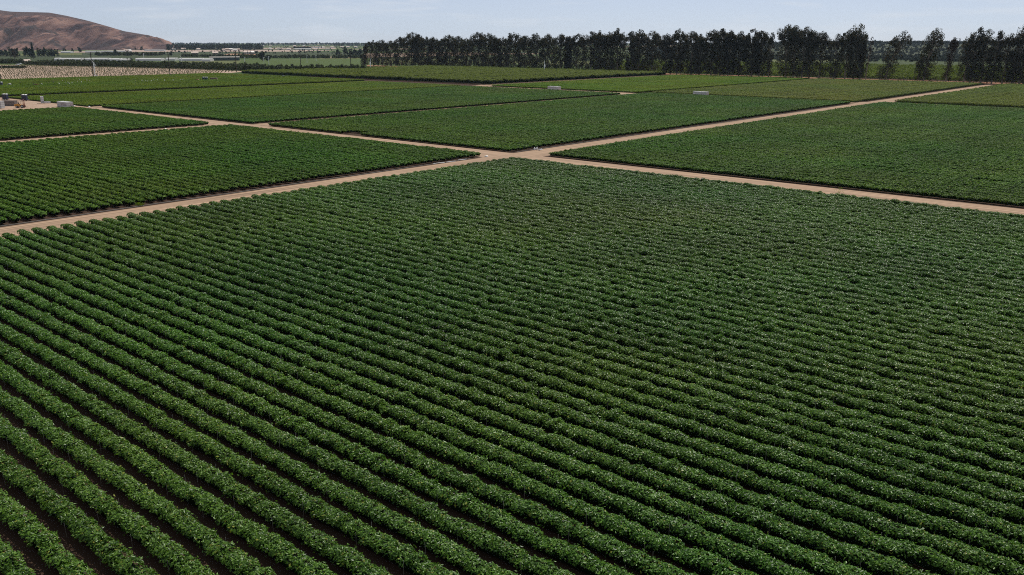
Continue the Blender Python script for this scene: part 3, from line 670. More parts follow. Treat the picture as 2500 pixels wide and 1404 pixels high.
# low wooded rise on the right skyline
def rise_h(x, y):
    v = Vector((x, y, 0)); f_ = v.dot(FWD); c = col_of(x, y)
    t = min(1, max(0, (f_ - 1500) / 900)); t = t * t * (3 - 2 * t)
    side = min(1, max(0, (c - 1500) / 500)); side = side * side * (3 - 2 * side)
    return 19 * t * side
nx, ny = 60, 30
V = []
for i in range(nx):
    for j in range(ny):
        f_ = 1400 + 1800 * j / (ny - 1); lat = 100 + (2400) * i / (nx - 1)
        p = FWD * f_ + RIGHT * lat; h = rise_h(p.x, p.y) * (1 - max(0, (f_ - 2700) / 500)); V.append((p.x, p.y, max(0, h) - 0.25))
qd = [(i * ny + j, (i + 1) * ny + j, (i + 1) * ny + j + 1, i * ny + j + 1) for i in range(nx - 1) for j in range(ny - 1)]
SCRUB = soil_mat('scrub_ground', (0.028, 0.038, 0.018), (0.055, 0.06, 0.03), 0.03, c3=(0.04, 0.05, 0.022), big=0.006)
o = link('low_hill', mesh_np('low_hill', V, None, qd, [SCRUB], smooth=True)); o['kind'] = 'structure'
P, S = [], []
for j in range(5200):
    c = random.uniform(1570, 2540); f_ = 1150 + 1500 * random.random() ** 1.1
    dr = ray(c, 300); t = f_ / Vector((dr.x, dr.y, 0)).dot(FWD); x, y = dr.x * t, dr.y * t
    if math.sin(f_ / 31.0) + math.sin(f_ / 83.0 + c / 300) > 0.9 and f_ < 2100: continue
    s_ = random.uniform(0.45, 0.9) * (1.0 + 0.5 * (f_ > 2300)); P.append((x, y, rise_h(x, y) - 0.4)); S.append((s_, s_, s_ * 0.9))
scatter('wooded_slope', P, [random.uniform(0, 6) for _ in P], S, ft, [random.randrange(4) for _ in P], 'hazy scrub and trees on the low rise right of the windbreak', 'trees')
for j, (c, yt, kind) in enumerate([(2112, 94, 0), (2122, 98, 0), (2136, 99, 0), (2150, 98, 0), (2243, 99, 0), (2305, 91, 1), (2315, 92, 1), (2331, 94, 1), (2345, 95, 0), (1893, 97, 0), (1888, 99, 0), (1665, 96, 0), (1672, 97, 0)]):
    D = 2450; dr = ray(c, 300); t = D / math.hypot(dr.x, dr.y); x, y = dr.x * t, dr.y * t; z0 = rise_h(x, y); H = height_at(c, yt, D) - z0
    o = link('skyline_tree', (tt if kind else ft)[j % 3]); s_ = max(0.5, H / (16.5 if kind else 8.4)); o.location = (x, y, z0 - 0.3); o.scale = (s_ * (0.8 if kind else 1.0), s_ * (0.8 if kind else 1.0), s_)
    tag(o, 'hazy blue tree on the right skyline, %s from the left' % ordinal([1665, 1672, 1888, 1893, 2112, 2122, 2136, 2150, 2243, 2305, 2315, 2331, 2345].index(c) + 1), 'tree', 'trees on the right skyline')
# the level horizon: far belts of trees
def belt(name, label, x0, x1, y0, y1, n, meshes, s0, s1):
    P, S = [], []
    for j in range(n):
        q = at(random.uniform(x0, x1), random.uniform(y0, y1)); s_ = random.uniform(s0, s1); P.append((q.x, q.y, -0.2)); S.append((s_, s_, s_))
    scatter(name, P, [random.uniform(0, 6) for _ in P], S, meshes, [random.randrange(len(meshes)) for _ in P], label, 'trees')
belt('far_wood', 'blue dark belt of tall trees right of the brown hill', 408, 642, 120.0, 121.5, 330, tt, 0.75, 1.08)
belt('far_wood', 'small dark block of trees on the plain left of the windbreak', 718, 758, 117.5, 119.5, 60, ft, 0.75, 1.05)
belt('far_wood', 'hazy tree belt on the horizon just left of the windbreak', 816, 905, 111.5, 112.5, 80, tt, 0.75, 1.15)
belt('far_wood', 'pale hazy line of trees along the horizon left of the windbreak', 395, 1000, 107.6, 110.5, 520, ft, 1.1, 2.2)
belt('far_wood', 'pale hazy line of trees along the horizon behind the windbreak', 1000, 2560, 107.6, 110.5, 900, ft, 1.1, 2.4)
belt('far_trees', 'scattered hazy trees and hedges among the far houses', 410, 900, 113.0, 131.0, 300, ft, 0.3, 0.75)
belt('far_hedge', 'dark hedge before the green field left of the windbreak', 585, 885, 140.5, 143.0, 190, cit, 0.7, 1.2)
belt('far_hedge', 'dark hedge beyond the white tunnels', 232, 400, 133.5, 136.5, 150, cit, 0.8, 1.35)
belt('far_hedge', 'scrubby hedge behind the long shed', 440, 640, 137.5, 139.8, 140, cit, 0.6, 1.1)
def one_tree(name, label, x, yb, yt, mesh, h0, wide=1.0, group=None, cat='tree'):
    p = at(x, yb); H = height_at(x, yt, dist_h(p)); s_ = H / h0
    o = link(name, mesh); o.location = p; o.scale = (s_ * wide, s_ * wide, s_); o.rotation_euler = (0, 0, random.uniform(0, 6))
    return tag(o, label, cat, group)
con = []
def conifer_mesh():
    mb = MB().tube([(0, 0, -0.2), (0, 0, 19)], [0.45, 0.06], 6); cl = []
    for j in range(30):
        z = 2 + 17 * j / 29; r = 3.4 * (1 - (z - 1) / 19.5)
        for a in range(4): an = a * 1.57 + j * 0.8; cl.append((math.cos(an) * r * 0.6, math.sin(an) * r * 0.6, z, 0.3 + r * 0.33))
    V, tr = cards_in_clumps(cl, 9, 1.0, flat=0.6); b = len(V); V = np.concatenate([V, np.array(mb.v)], 0); qd = np.array([f for f in mb.f if len(f) == 4]) + b
    return mesh_np('conifer', V, tr, qd, [M['fartree'], M['bark']], np.concatenate([np.zeros(len(tr)), np.ones(len(qd))]))
one_tree('conifer', 'tall dark pointed conifer in front of the brown hill', 82, 144, 102, conifer_mesh(), 19.5)
brown = [bush_mesh('bare_tree', 4.2, 8.0, 16, 14, 0.9, 'euc_brown', 1.4)]
one_tree('broad_tree', 'reddish brown half-bare tree left of the tall conifer', 36, 144, 118, brown[0], 8.4, 1.1)
lt_ = [(-6, 117), (5, 119), (14, 117), (24, 113), (33, 113), (43, 114), (60, 117), (67, 112), (75, 113), (94, 116), (102, 115), (110, 114), (119, 116), (127, 116), (134, 115), (141, 119)]
for j, (x, yt) in enumerate(lt_):
    one_tree('dark_tree', 'dark blue-green tree of the grove below the hill, %s from the left' % ordinal(j + 1), x, 138 + (j % 3) * 0.5, yt, ft[j % 4] if j % 3 else tt[j % 3], 8.4 if j % 3 else 16.5, 0.85 if j % 3 else 1.2, 'grove below the hill')
for j, (x, yb, yt, wd, lab) in enumerate([(157, 128, 115.5, .9, 'first of three lone trees under the hill'), (177, 128, 116, .8, 'second of three lone trees under the hill'), (194, 128, 111.5, .8, 'tallest of three lone trees under the hill'),
        (283, 136, 118.5, .8, 'dark spreading tree under the middle of the hill'), (346, 123, 111, .8, 'hazy tree at the foot of the hill near its right end'), (331, 123, 111, .4, 'slim tree at the foot of the hill'),
        (320, 149, 139, 1.1, 'dark round tree before the long white tunnels'), (311, 150, 140, .9, 'small dark tree at the tunnel ends'), (338, 150, 145.5, 1.2, 'low round shrub before the white tunnels'),
        (402, 135, 124, .5, 'small palm-like tree right of the hill'), (418, 137, 123, .8, 'brownish tree beside the second pole'), (642, 149, 124, 0.95, 'tall dark tree standing alone before the green field'), (654, 149, 131, .8, 'shorter tree joined to the tall lone one'),
        (626, 131, 124, 1.1, 'small round tree on the tan fields'), (595, 136, 127, 1.1, 'pale bushy tree beside the orange soil patch'), (843, 136, 112.5, .8, 'dark tree left of the windbreak behind the last pole'), (868, 137, 117, .9, 'round tree next to the windbreak end'),
        (856, 141, 121, .9, 'dark tree behind the last pole'), (826, 137, 117, .8, 'tree at the left of the group before the windbreak'), (880, 137, 118, .9, 'round tree half behind the windbreak end'),
        (693, 112.5, 104.5, .35, 'slim hazy tree on the far plain'), (524, 128, 123, .9, 'small dark tree among the far houses')]):
    one_tree('lone_tree', lab, x, yb, yt, ft[j % 4], 8.4, wd)
# a weed and a tuft by the lanes
def weed(name, label, p, n, h):
    V, tr = leaf_quads(np.stack([rng.normal(0, 0.35, n), rng.normal(0, 0.35, n), rng.uniform(0.1, h, n)], 1), rng.normal(size=(n, 3)), np.full(n, 0.3), 0.25)
    o = link(name, mesh_np(name, V, tr, None, [M['crop_lime']])); o.location = p; tag(o, label, 'weed', kind='stuff')
weed('grass_tuft', 'bright green grass tuft at the left plot edge', at(340, 503), 160, 0.55)
weed('tall_weed', 'dry upright weed on the lane at right', at(2050, 471), 40, 1.0)

# ------------------------------------------------------------------ the brown hill
HB = at(200, 122.0); hd = Vector((HB.x, HB.y, 0)).normalized(); ha = Vector((hd.y, -hd.x, 0)); D0 = dist_h(HB)
sx = [-1400, -900, -500, -250, -100, 0, 30, 60, 90, 140, 175, 220, 260, 300, 335, 360, 380, 395, 411]
sy = [10, 2, 8, 14, 22, 28, 32, 36, 37, 38, 44, 54, 65, 77, 83, 88, 96, 101, 120]
RD = 520.0
def ridge(a):
    x = 200 + a / ((D0 + RD) / 2435.0); y = np.interp(x, sx, sy)
    return max(0.0, CAM_H + (100 - y) * (D0 + RD) / 2330.0)
from mathutils import noise as mn
na, nd = 640, 150
V = []
for i in range(na):
    a = -2300 + (2300 + 345) * i / (na - 1)
    Rg = ridge(a)
    for j in range(nd):
        d = -60 + 1300 * (j / (nd - 1)) ** 1.15
        t = d / RD
        if t <= 0: pr = 0.0
        elif t < 1:
            # eroded lower face, then a convex grassy shoulder
            brk = 0.60
            pr = (t / brk) ** 0.85 * 0.74 if t < brk else 0.74 + 0.26 * math.sin((t - brk) / (1 - brk) * math.pi / 2)
        else: pr = max(0.0, 1 - ((t - 1) / 1.5) ** 2 * 0.9)
        # gullies slant down to the right
        g = a - 0.55 * d
        gul = 0.0
        if t > 0:
            w = max(0.0, min(1, t / 0.25)) * max(0.0, min(1, (0.80 - t) / 0.22))
            gul = (abs(mn.noise(Vector((g / 75.0, d / 420.0, 1.3)))) * -62 + abs(mn.noise(Vector((g / 27.0, d / 160.0, 4.1)))) * -24 + abs(mn.noise(Vector((g / 13.0, d / 90.0, 8.1)))) * -14 + abs(mn.noise(Vector((g / 38.0 + a / 90.0, d / 60.0, 5.5)))) * -10 + 23) * w
            gul += mn.noise(Vector((a / 140.0, d / 140.0, 2.0))) * 5 * max(0, min(1, t * 2)) * (1 if t < 0.9 else 0.25)
        h = Rg * pr + gul * min(1, Rg / 60.0)
        p = hd * (D0 + d) + ha * a; V.append((p.x, p.y, max(h, -1.0) if Rg > 0 else -1.0))
qd = [(i * nd + j, (i + 1) * nd + j, (i + 1) * nd + j + 1, i * nd + j + 1) for i in range(na - 1) for j in range(nd - 1)]
def hill_mat():
    m, n, l = new_mat('dry_hill')
    o = n.new('ShaderNodeOutputMaterial'); b = n.new('ShaderNodeBsdfPrincipled'); geo = n.new('ShaderNodeNewGeometry')
    rot = n.new('ShaderNodeVectorRotate'); rot.rotation_type = 'Z_AXIS'; rot.inputs['Angle'].default_value = -math.atan2(ha.y, ha.x); l.new(geo.outputs['Position'], rot.inputs['Vector'])
    sp = n.new('ShaderNodeSeparateXYZ'); l.new(rot.outputs[0], sp.inputs[0])
    gm = n.new('ShaderNodeMath'); gm.operation = 'MULTIPLY_ADD'; gm.inputs[1].default_value = -0.55; l.new(sp.outputs['Y'], gm.inputs[0]); l.new(sp.outputs['X'], gm.inputs[2])
    g1 = n.new('ShaderNodeMath'); g1.operation = 'MULTIPLY'; g1.inputs[1].default_value = 0.03; l.new(gm.outputs[0], g1.inputs[0])
    g2 = n.new('ShaderNodeMath'); g2.operation = 'MULTIPLY'; g2.inputs[1].default_value = 0.0045; l.new(sp.outputs['Y'], g2.inputs[0])
    mp = n.new('ShaderNodeCombineXYZ'); l.new(g1.outputs[0], mp.inputs['X']); l.new(g2.outputs[0], mp.inputs['Y'])
    n1 = n.new('ShaderNodeTexNoise'); n1.inputs['Scale'].default_value = 1.0; n1.inputs['Detail'].default_value = 6; n1.inputs['Roughness'].default_value = 0.58; l.new(mp.outputs[0], n1.inputs['Vector'])
    r = n.new('ShaderNodeValToRGB'); e = r.color_ramp.elements
    e[0].position = 0.41; e[0].color = (0.036, 0.024, 0.025, 1); e[1].position = 0.59; e[1].color = (0.20, 0.122, 0.098, 1); k = e.new(0.5); k.color = (0.12, 0.070, 0.060, 1)
    l.new(n1.outputs['Fac'], r.inputs['Fac'])
    n2 = n.new('ShaderNodeTexNoise'); n2.inputs['Scale'].default_value = 0.008; n2.inputs['Detail'].default_value = 6; n2.inputs['Roughness'].default_value = 0.6; l.new(geo.outputs['Position'], n2.inputs['Vector'])
    mr = n.new('ShaderNodeMapRange'); mr.inputs['From Min'].default_value = 0.53; mr.inputs['From Max'].default_value = 0.59; l.new(n2.outputs['Fac'], mr.inputs['Value'])
    mx = n.new('ShaderNodeMixRGB'); l.new(mr.outputs[0], mx.inputs[0]); l.new(r.outputs[0], mx.inputs[1]); mx.inputs[2].default_value = (0.045, 0.036, 0.034, 1)
    # dry grass cover on the gentle top
    sep = n.new('ShaderNodeSeparateXYZ'); l.new(geo.outputs['Normal'], sep.inputs[0])
    m2 = n.new('ShaderNodeMapRange'); m2.inputs['From Min'].default_value = 0.93; m2.inputs['From Max'].default_value = 0.985; l.new(sep.outputs['Z'], m2.inputs['Value'])
    mx2 = n.new('ShaderNodeMixRGB'); l.new(m2.outputs[0], mx2.inputs[0]); l.new(mx.outputs[0], mx2.inputs[1]); mx2.inputs[2].default_value = (0.068, 0.046, 0.044, 1)
    l.new(mx2.outputs[0], b.inputs['Base Color']); b.inputs['Roughness'].default_value = 1; b.inputs['Specular IOR Level'].default_value = 0.05
    n3 = n.new('ShaderNodeTexNoise'); n3.inputs['Scale'].default_value = 0.12; n3.inputs['Detail'].default_value = 5; l.new(geo.outputs['Position'], n3.inputs['Vector'])
    bp = n.new('ShaderNodeBump'); bp.inputs['Strength'].default_value = 0.7; bp.inputs['Distance'].default_value = 4; l.new(n3.outputs['Fac'], bp.inputs['Height']); l.new(bp.outputs[0], b.inputs['Normal'])
    l.new(b.outputs[0], o.inputs['Surface']); return m
o = link('hill', mesh_np('hill', V, None, qd, [hill_mat()], smooth=True)); o['kind'] = 'structure'

# ------------------------------------------------------------------ far plain: fields, tunnels, sheds, houses
def far_sheet(px, z, mat): return sheet('far_field', [tuple(at(*q))[:2] for q in px], z, mat)
GREEN = soil_mat('green_crop_far', (0.034, 0.058, 0.010), (0.062, 0.092, 0.018), 0.35, c3=(0.05, 0.074, 0.014), big=0.01)
DGREEN = soil_mat('dull_green_far', (0.022, 0.034, 0.012), (0.042, 0.053, 0.02), 0.2, c3=(0.032, 0.044, 0.016), big=0.01)
TAN = soil_mat('tan_far', (0.27, 0.20, 0.16), (0.36, 0.28, 0.23), 0.05, c3=(0.24, 0.17, 0.14), big=0.006)
ORANGE = soil_mat('orange_soil_far', (0.28, 0.15, 0.09), (0.34, 0.19, 0.11), 0.05, c3=(0.26, 0.14, 0.09), big=0.006)
far_sheet([(570, 166), (890, 172), (905, 143), (590, 147.5)], 0.05, GREEN)
far_sheet([(-60, 152), (240, 146), (560, 141), (560, 134), (-60, 137)], 0.05, DGREEN)
far_sheet([(200, 134), (800, 133), (800, 127), (200, 128)], 0.05, DGREEN)
far_sheet([(640, 139), (890, 138), (890, 127.5), (640, 127.5)], 0.06, DGREEN)
far_sheet([(140, 129), (420, 126.5), (720, 126.2), (830, 122.5), (700, 121.5), (320, 122.5), (140, 126.5)], 0.08, TAN)
far_sheet([(545, 134.2), (640, 136.5), (640, 132.5), (560, 131.2)], 0.08, ORANGE)
far_sheet([(610, 119.5), (820, 119.5), (820, 116.5), (610, 116.8)], 0.08, TAN)
def tunnel(label, x0, x1, y):
    p0, p1 = at(x0, y), at(x1, y); d = p1 - p0; L = d.length; root = empty('growing_tunnel', p0, math.atan2(d.y, d.x))
    w = 8.0; h = 3.6
    for s_ in range(2):
        mb = MB(); n = 9; vs = []
        for e in (0, L):
            for q in range(n): an = math.pi * q / (n - 1); vs.append((e, s_ * w + w / 2 - math.cos(an) * w / 2, math.sin(an) ** 0.8 * h))
        fs = [(q, q + 1, n + q + 1, n + q) for q in range(n - 1)]; mb.add(vs, fs); mb.build('film_roof', M['plastic_film'], root, True)
        for e in (0.0, L):
            mb = MB(); vs = [(e, s_ * w + w / 2 - math.cos(math.pi * q / (n - 1)) * w / 2 * 0.98, math.sin(math.pi * q / (n - 1)) ** 0.8 * h * 0.98) for q in range(n)]; mb.add(vs, [tuple(range(n))]); mb.build('end_wall', M['plastic_film'], root)
    tag(root, label, 'greenhouse', 'white growing tunnels behind the fruit trees')
for j, (x0, x1, y) in enumerate([(132, 141, 148), (144, 196, 148.6), (206, 262, 148.4), (266, 291, 149.5), (293, 309, 150.5), (330, 393, 148.8), (404, 427, 148), (437, 492, 148.8), (493, 513, 150)]):
    tunnel('white film tunnel behind the fruit tree belt, %s from the left' % ordinal(j + 1), x0, x1, y)
for j, (x0, x1, y) in enumerate([(148, 172, 129), (208, 240, 128.2), (241, 252, 128), (256, 276, 128), (282, 300, 127.6), (352, 400, 125), (718, 758, 121), (762, 785, 117), (700, 708, 121)]):
    tunnel('far white tunnel on the plain under the hill line, %s from the left' % ordinal(j + 1), x0, x1, y)
def house(label, x, y, wpx, h, wall, roof, deep=9.0, rz=0.0, flat=False, name='house'):
    p = at(x, y); D = dist_h(p); w = wpx * D / 2170.0; d = Vector((p.x, p.y, 0)).normalized(); r = math.atan2(-d.x, d.y) + rz
    root = empty(name, p, r); hw = w / 2
    MB().box((0, deep / 2, h / 2), (w, deep, h)).build('wall', M[wall], root)
    rb = MB(); rh = 0.5 if flat else min(2.6, deep * 0.26)
    rb.prism([(-hw - 0.5, h), (hw + 0.5, h), (hw + 0.5, h + 0.15), (-hw - 0.5, h + 0.15)], -0.6, deep + 0.6)
    rb2 = MB(); vs = [(-hw - 0.5, -0.6, h + 0.15), (hw + 0.5, -0.6, h + 0.15), (hw + 0.5, deep + 0.6, h + 0.15), (-hw - 0.5, deep + 0.6, h + 0.15), (-hw - 0.5, deep / 2, h + rh), (hw + 0.5, deep / 2, h + rh)]
    rb2.add(vs, [(0, 1, 5, 4), (2, 3, 4, 5), (0, 4, 3), (1, 2, 5)]); rb2.add([(v[0], v[1], h + 0.02) for v in vs[:4]], [(3, 2, 1, 0)])
    rb2.build('roof', M[roof], root)
    MB().box((-hw * 0.2, -0.03, 1.05), (1.1, 0.06, 2.1)).build('door', M['wood'], root)
    nw = max(2, int(w / 5))
    for k_ in range(nw):
        xx = -hw + (k_ + 0.5) * w / nw
        if abs(xx + hw * 0.2) < 1.3: continue
        MB().box((xx, -0.025, min(1.7, h * 0.55)), (1.3, 0.05, min(1.1, h * 0.35))).build('window', M['glass'], root)
    return tag(root, label, 'building')
house('long low shed with a pale roof and dark front behind the fruit trees', 549, 148, 66, 4.4, 'roof_teal', 'offwhite', 22, 0, True, 'shed')
house('small barn with a pinkish tan roof left of the long shed', 476, 133.5, 15, 3.4, 'wall_tan', 'roof_tan', 12, 0, False, 'barn')
house('low tan-roofed barn right of the pinkish one', 526, 133, 12, 2.8, 'wall_tan', 'roof_tan', 10, 0, False, 'barn')
rs = random.Random(3)
hx = [(305, 126.5), (313, 126.5), (319, 126.8), (424, 121.5), (448, 121.6), (485, 122.4), (545, 124), (556, 123), (563, 122.6), (574, 124), (583, 123.5), (600, 131.5), (611, 131.5), (618, 131.6), (660, 121), (680, 120.8), (688, 121.4), (705, 122), (770, 123), (790, 118), (800, 121), (812, 117.5), (835, 116.5), (850, 116), (868, 116.2), (720, 113.5), (742, 112.5), (660, 112.5), (640, 113.5)]
for j, (x, y) in enumerate(hx):
    house('small %s house on the far plain, %s from the left' % (['white', 'tan', 'pale'][j % 3], ordinal(j + 1)), x, y, rs.uniform(5, 9), 3.2, ['offwhite', 'wall_tan', 'offwhite'][j % 3], ['offwhite', 'roof_tan', 'roof_tan'][rs.randrange(3)], 9, rs.uniform(-0.5, 0.5))
house('pale farmhouse among trees at the left end of the fruit belt', 70, 156.5, 11, 3.0, 'wall_tan', 'roof_tan', 9, 0.3)

# ------------------------------------------------------------------ poles and wind machines
def pole(label, x, yb, yt):
    p = at(x, yb); H = height_at(x, yt, dist_h(p)); d = Vector((p.x, p.y, 0)).normalized(); root = empty('utility_pole', p, math.atan2(-d.x, d.y) + 0.25)
    MB().tube([(0, 0, -0.3), (random.uniform(-.25, .25), 0, H)], [0.34, 0.26], 8).build('pole', M['wood'], root)
    for z in (H - 0.6, H - 1.9):
        c = MB().box((0, 0.2, z), (3.2, 0.2, 0.24)).build('crossarm', M['wood'], root)
        for s_ in (-1.15, -0.45, 0.45, 1.15): MB().tube([(s_, 0.2, z + 0.08), (s_, 0.2, z + 0.34)], [0.07, 0.04], 6).build('insulator', M['grey'], c)
    tag(root, label, 'pole', 'utility poles along the bare field')
for x, yb, yt, lab in [(2, 195.5, 160, 'dark utility pole at the left edge of the picture'), (228.5, 191, 127, 'dark utility pole beside the white wind machine'), (416, 187, 126, 'dark wooden utility pole at the bare field, right of the fan'), (578, 176, 125, 'dark utility pole before the long shed'),
                       (735, 171, 128, 'dark utility pole before the green field'), (857, 168, 120, 'last dark utility pole, beside the windbreak')]: pole(lab, x, yb, yt)
for j, x in enumerate([453, 484, 512, 535, 582, 684, 722, 762, 804]):
    p = at(x, 134 - j % 3); root = empty('utility_pole', p, 0.4)
    MB().tube([(0, 0, -0.3), (0, 0, 11)], [0.2, 0.13], 6).build('pole', M['wood'], root); MB().box((0, 0.16, 10.3), (2.2, 0.12, 0.14)).build('crossarm', M['wood'], root)
    tag(root, 'thin far utility pole on the hazy plain, %s from the left' % ordinal(j + 1), 'pole', 'far utility poles')
def wind_machine(label, x, yb, yt, ang, blade_tilt, rz):
    p = at(x, yb); H = height_at(x, yt, dist_h(p)); root = empty('wind_machine', p, rz)
    MB().tube([(0, 0, -0.2), (0, 0, H)], [0.34, 0.26], 10).build('tower', M['white'], root, True)
    MB().box((0, 0, H + 0.15), (0.7, 1.2, 0.55)).build('gearbox', M['grey'], root)
    MB().box((0.9, 0, 0.75), (1.4, 0.9, 1.1)).build('engine', M['grey'], root)
    MB().box((0, 0, 1.55), (2.6, 2.2, 0.1)).build('platform', M['grey'], root)
    pr = link('propeller', MB().tube([(0, -0.75, H + 0.2), (0, -0.55, H + 0.2)], 0.2, 8).mesh('propeller', M['grey']), root)
    for s_ in (-1, 1):
        e = Vector((math.sin(ang) * s_, 0, math.cos(ang) * s_)); c = Vector((0, -0.66, H + 0.2)); q = Vector((e.z, 0, -e.x))
        mb = MB(); vs = []
        for t, wd in ((0.15, 0.16), (1.2, 0.24), (2.9, 0.15)):
            b = c + e * t + Vector((0, -blade_tilt * t, 0)); vs += [b + q * wd + Vector((0, .04, 0)), b - q * wd + Vector((0, .04, 0)), b - q * wd - Vector((0, .04, 0)), b + q * wd - Vector((0, .04, 0))]
        fs = []
        for k_ in range(2):
            for r_ in range(4): fs.append((k_ * 4 + r_, k_ * 4 + (r_ + 1) % 4, k_ * 4 + 4 + (r_ + 1) % 4, k_ * 4 + 4 + r_))
        fs += [(3, 2, 1, 0), (8, 9, 10, 11)]; mb.add(vs, fs); mb.build('blade', M['white'], pr)
    tag(root, label, 'wind machine', 'orchard wind machines')
FR = AZ - math.pi / 2
wind_machine('white orchard wind machine on the bare field beside a pole', 233, 190, 153, R(-38), 0.0, FR)
wind_machine('white orchard wind machine standing in the hedged orchard', 1329, 178, 155, R(-14), 0.1, FR + 0.3)
wind_machine('white wind machine at the left end of the windbreak', 905, 170, 150, R(20), 0.0, FR)
wind_machine('white wind machine behind the fruit tree belt', 444, 155, 141, R(-25), 0.0, FR)
for j, (x, yb, yt) in enumerate([(598, 156, 141), (645, 160, 141), (657, 161, 138), (750, 153, 136), (772, 149, 136), (352, 148, 131)]):
    p = at(x, yb); H = height_at(x, yt, dist_h(p)); root = empty('lamp_post', p, FR)
    MB().tube([(0, 0, -0.2), (0, 0, H)], [0.3, 0.2], 8).build('post', M['white'], root); MB().box((0.3, 0, H + 0.1), (1.3, 0.6, 0.35)).build('lamp_head', M['white'], root)
    tag(root, 'thin white post with a small head on the green field, %s from the right' % ordinal([772, 750, 657, 645, 598, 352].index(x) + 1), 'post', 'white posts on the far fields')

# ------------------------------------------------------------------ the bin yard
def bin_mesh(mat):
    mb = MB(); w = 1.2; h = 0.72; t = 0.07
    for sx_, sy_, dx, dy in ((0, -1, w, t), (0, 1, w, t), (-1, 0, t, w - 2 * t), (1, 0, t, w - 2 * t)):
        mb.box((sx_ * (w - t) / 2, sy_ * (w - t) / 2, 0.12 + (h - 0.12) / 2), (dx, dy, h - 0.12))
    mb.box((0, 0, h - 0.07), (w - 2 * t - .01, w - 2 * t - .01, 0.06))
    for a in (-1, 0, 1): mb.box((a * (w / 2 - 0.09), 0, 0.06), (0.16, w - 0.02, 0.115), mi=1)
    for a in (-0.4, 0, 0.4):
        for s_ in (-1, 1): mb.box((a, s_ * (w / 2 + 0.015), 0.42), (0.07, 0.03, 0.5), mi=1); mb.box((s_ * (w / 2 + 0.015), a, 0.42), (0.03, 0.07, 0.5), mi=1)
    return mb.mesh('harvest_bin', [mat, M['bin_in']])
bw, bp_, bb = bin_mesh(M['bin_white']), bin_mesh(M['bin_pink']), bin_mesh(M['bin_wood'])
LAY = ['bottom', 'second', 'third', 'fourth', 'fifth']
def bin_stack(where, p, rz, n, deep, high, pick, adj='white plastic', skip=None):
    for k_ in range(high):
        for i in range(n):
            for j in range(deep):
                if skip and skip(i, j, k_): continue
                q = Matrix.Rotation(rz, 3, 'Z') @ Vector(((i - (n - 1) / 2) * 1.24, (j - (deep - 1) / 2) * 1.24, k_ * 0.725))
                o = link('harvest_bin', pick(i, j, k_)); o.location = p + q + Vector((random.uniform(-.02, .02), random.uniform(-.02, .02), 0.03)); o.rotation_euler = (0, 0, rz + random.uniform(-0.025, 0.025))
                lay = 'top' if k_ == high - 1 else LAY[k_]
                tag(o, '%s bin, %s layer, %s from left%s, %s' % (adj, lay, ordinal(i + 1), '' if deep == 1 else [', front', ', back', ', rear'][j], where), 'bin', where)
GY = -math.pi / 2
bin_stack('long stack at the yard corner', at(160, 261.5), GY, 8, 2, 3, lambda i, j, k_: (bp_ if (k_ == 1 and rs.random() < 0.6) else bw))
bin_stack('stack before the lime plot', at(1353, 220.8), GY, 6, 2, 3, lambda i, j, k_: bw)
bin_stack('stack before the olive plot', at(1711, 234.6), GY, 6, 2, 3, lambda i, j, k_: bw)
bin_stack('brown stack in the yard', at(26, 258.5), FR, 4, 2, 3, lambda i, j, k_: bb, 'grey-brown')
bin_stack('stack at the yard left edge', at(1, 264.8), FR, 2, 2, 4, lambda i, j, k_: bw)
bin_stack('tall white stack mid-yard', at(104, 252), FR + 0.5, 1, 2, 4, lambda i, j, k_: bw)
bin_stack('low pair beside the tall stack', at(116, 252.3), FR + 0.5, 2, 1, 1, lambda i, j, k_: bw)
def toilet_trailer(name, label, p, rz, n, body):
    root = empty(name, p, rz); L = n * 1.2 + 0.6
    MB().box((0, 0, 0.45), (L, 1.5, 0.3)).build('deck', M['black_pl'], root)
    MB().tube([(L / 2, 0, 0.55), (L / 2 + 1.1, 0, 0.5)], 0.06, 6).build('tow_bar', M['grey'], root)
    for s_ in (-1, 1):
        w = MB().tube([(0, s_ * 0.82 - 0.1, 0.34), (0, s_ * 0.82 + 0.1, 0.34)], 0.34, 12).build('wheel', M['rubber'], root); MB().tube([(0, s_ * 0.82 - 0.105, 0.34), (0, s_ * 0.82 + 0.105, 0.34)], 0.17, 10).build('rim', M['grey'], w)
    for k_ in range(n):
        x = (k_ - (n - 1) / 2) * 1.2
        c = MB().box((x, 0, 0.62 + 1.0), (1.1, 1.15, 2.0)).build('cabin', M[body], root)
        MB().prism([(x - .58, 2.62), (x + .58, 2.62), (x + .5, 2.76), (x, 2.86), (x - .5, 2.76)], -0.62, 0.62).build('roof', M['white'], c)
        MB().box((x, -0.59, 1.55), (0.72, 0.04, 1.75)).build('door', M['black_pl' if body == 'navy' else body], c)
    tag(root, label, 'toilet trailer', 'portable toilets in the fields')
toilet_trailer('toilet_trailer', 'dark portable toilets with white roofs, left one in the yard', at(14, 244.5), FR - 0.15, 2, 'navy')
toilet_trailer('toilet_trailer', 'dark blue portable toilets with white roofs behind the forklift', at(61, 246.5), FR - 0.15, 2, 'navy')
toilet_trailer('toilet_trailer', 'dark portable toilets at the left edge among the crops', at(2, 212), FR, 2, 'navy')
toilet_trailer('toilet_trailer', 'green portable toilets with white roofs in the far crop plot', at(501, 198.5), FR, 3, 'greenpl')
def wheel(parent, x, y, r, w=0.25):
    o = MB().tube([(x, y - w / 2, r), (x, y + w / 2, r)], r, 14).build('wheel', M['rubber'], parent)
    MB().tube([(x, y - w / 2 - 0.012, r), (x, y + w / 2 + 0.012, r)], r * 0.55, 10).build('rim', M['grey'], o)
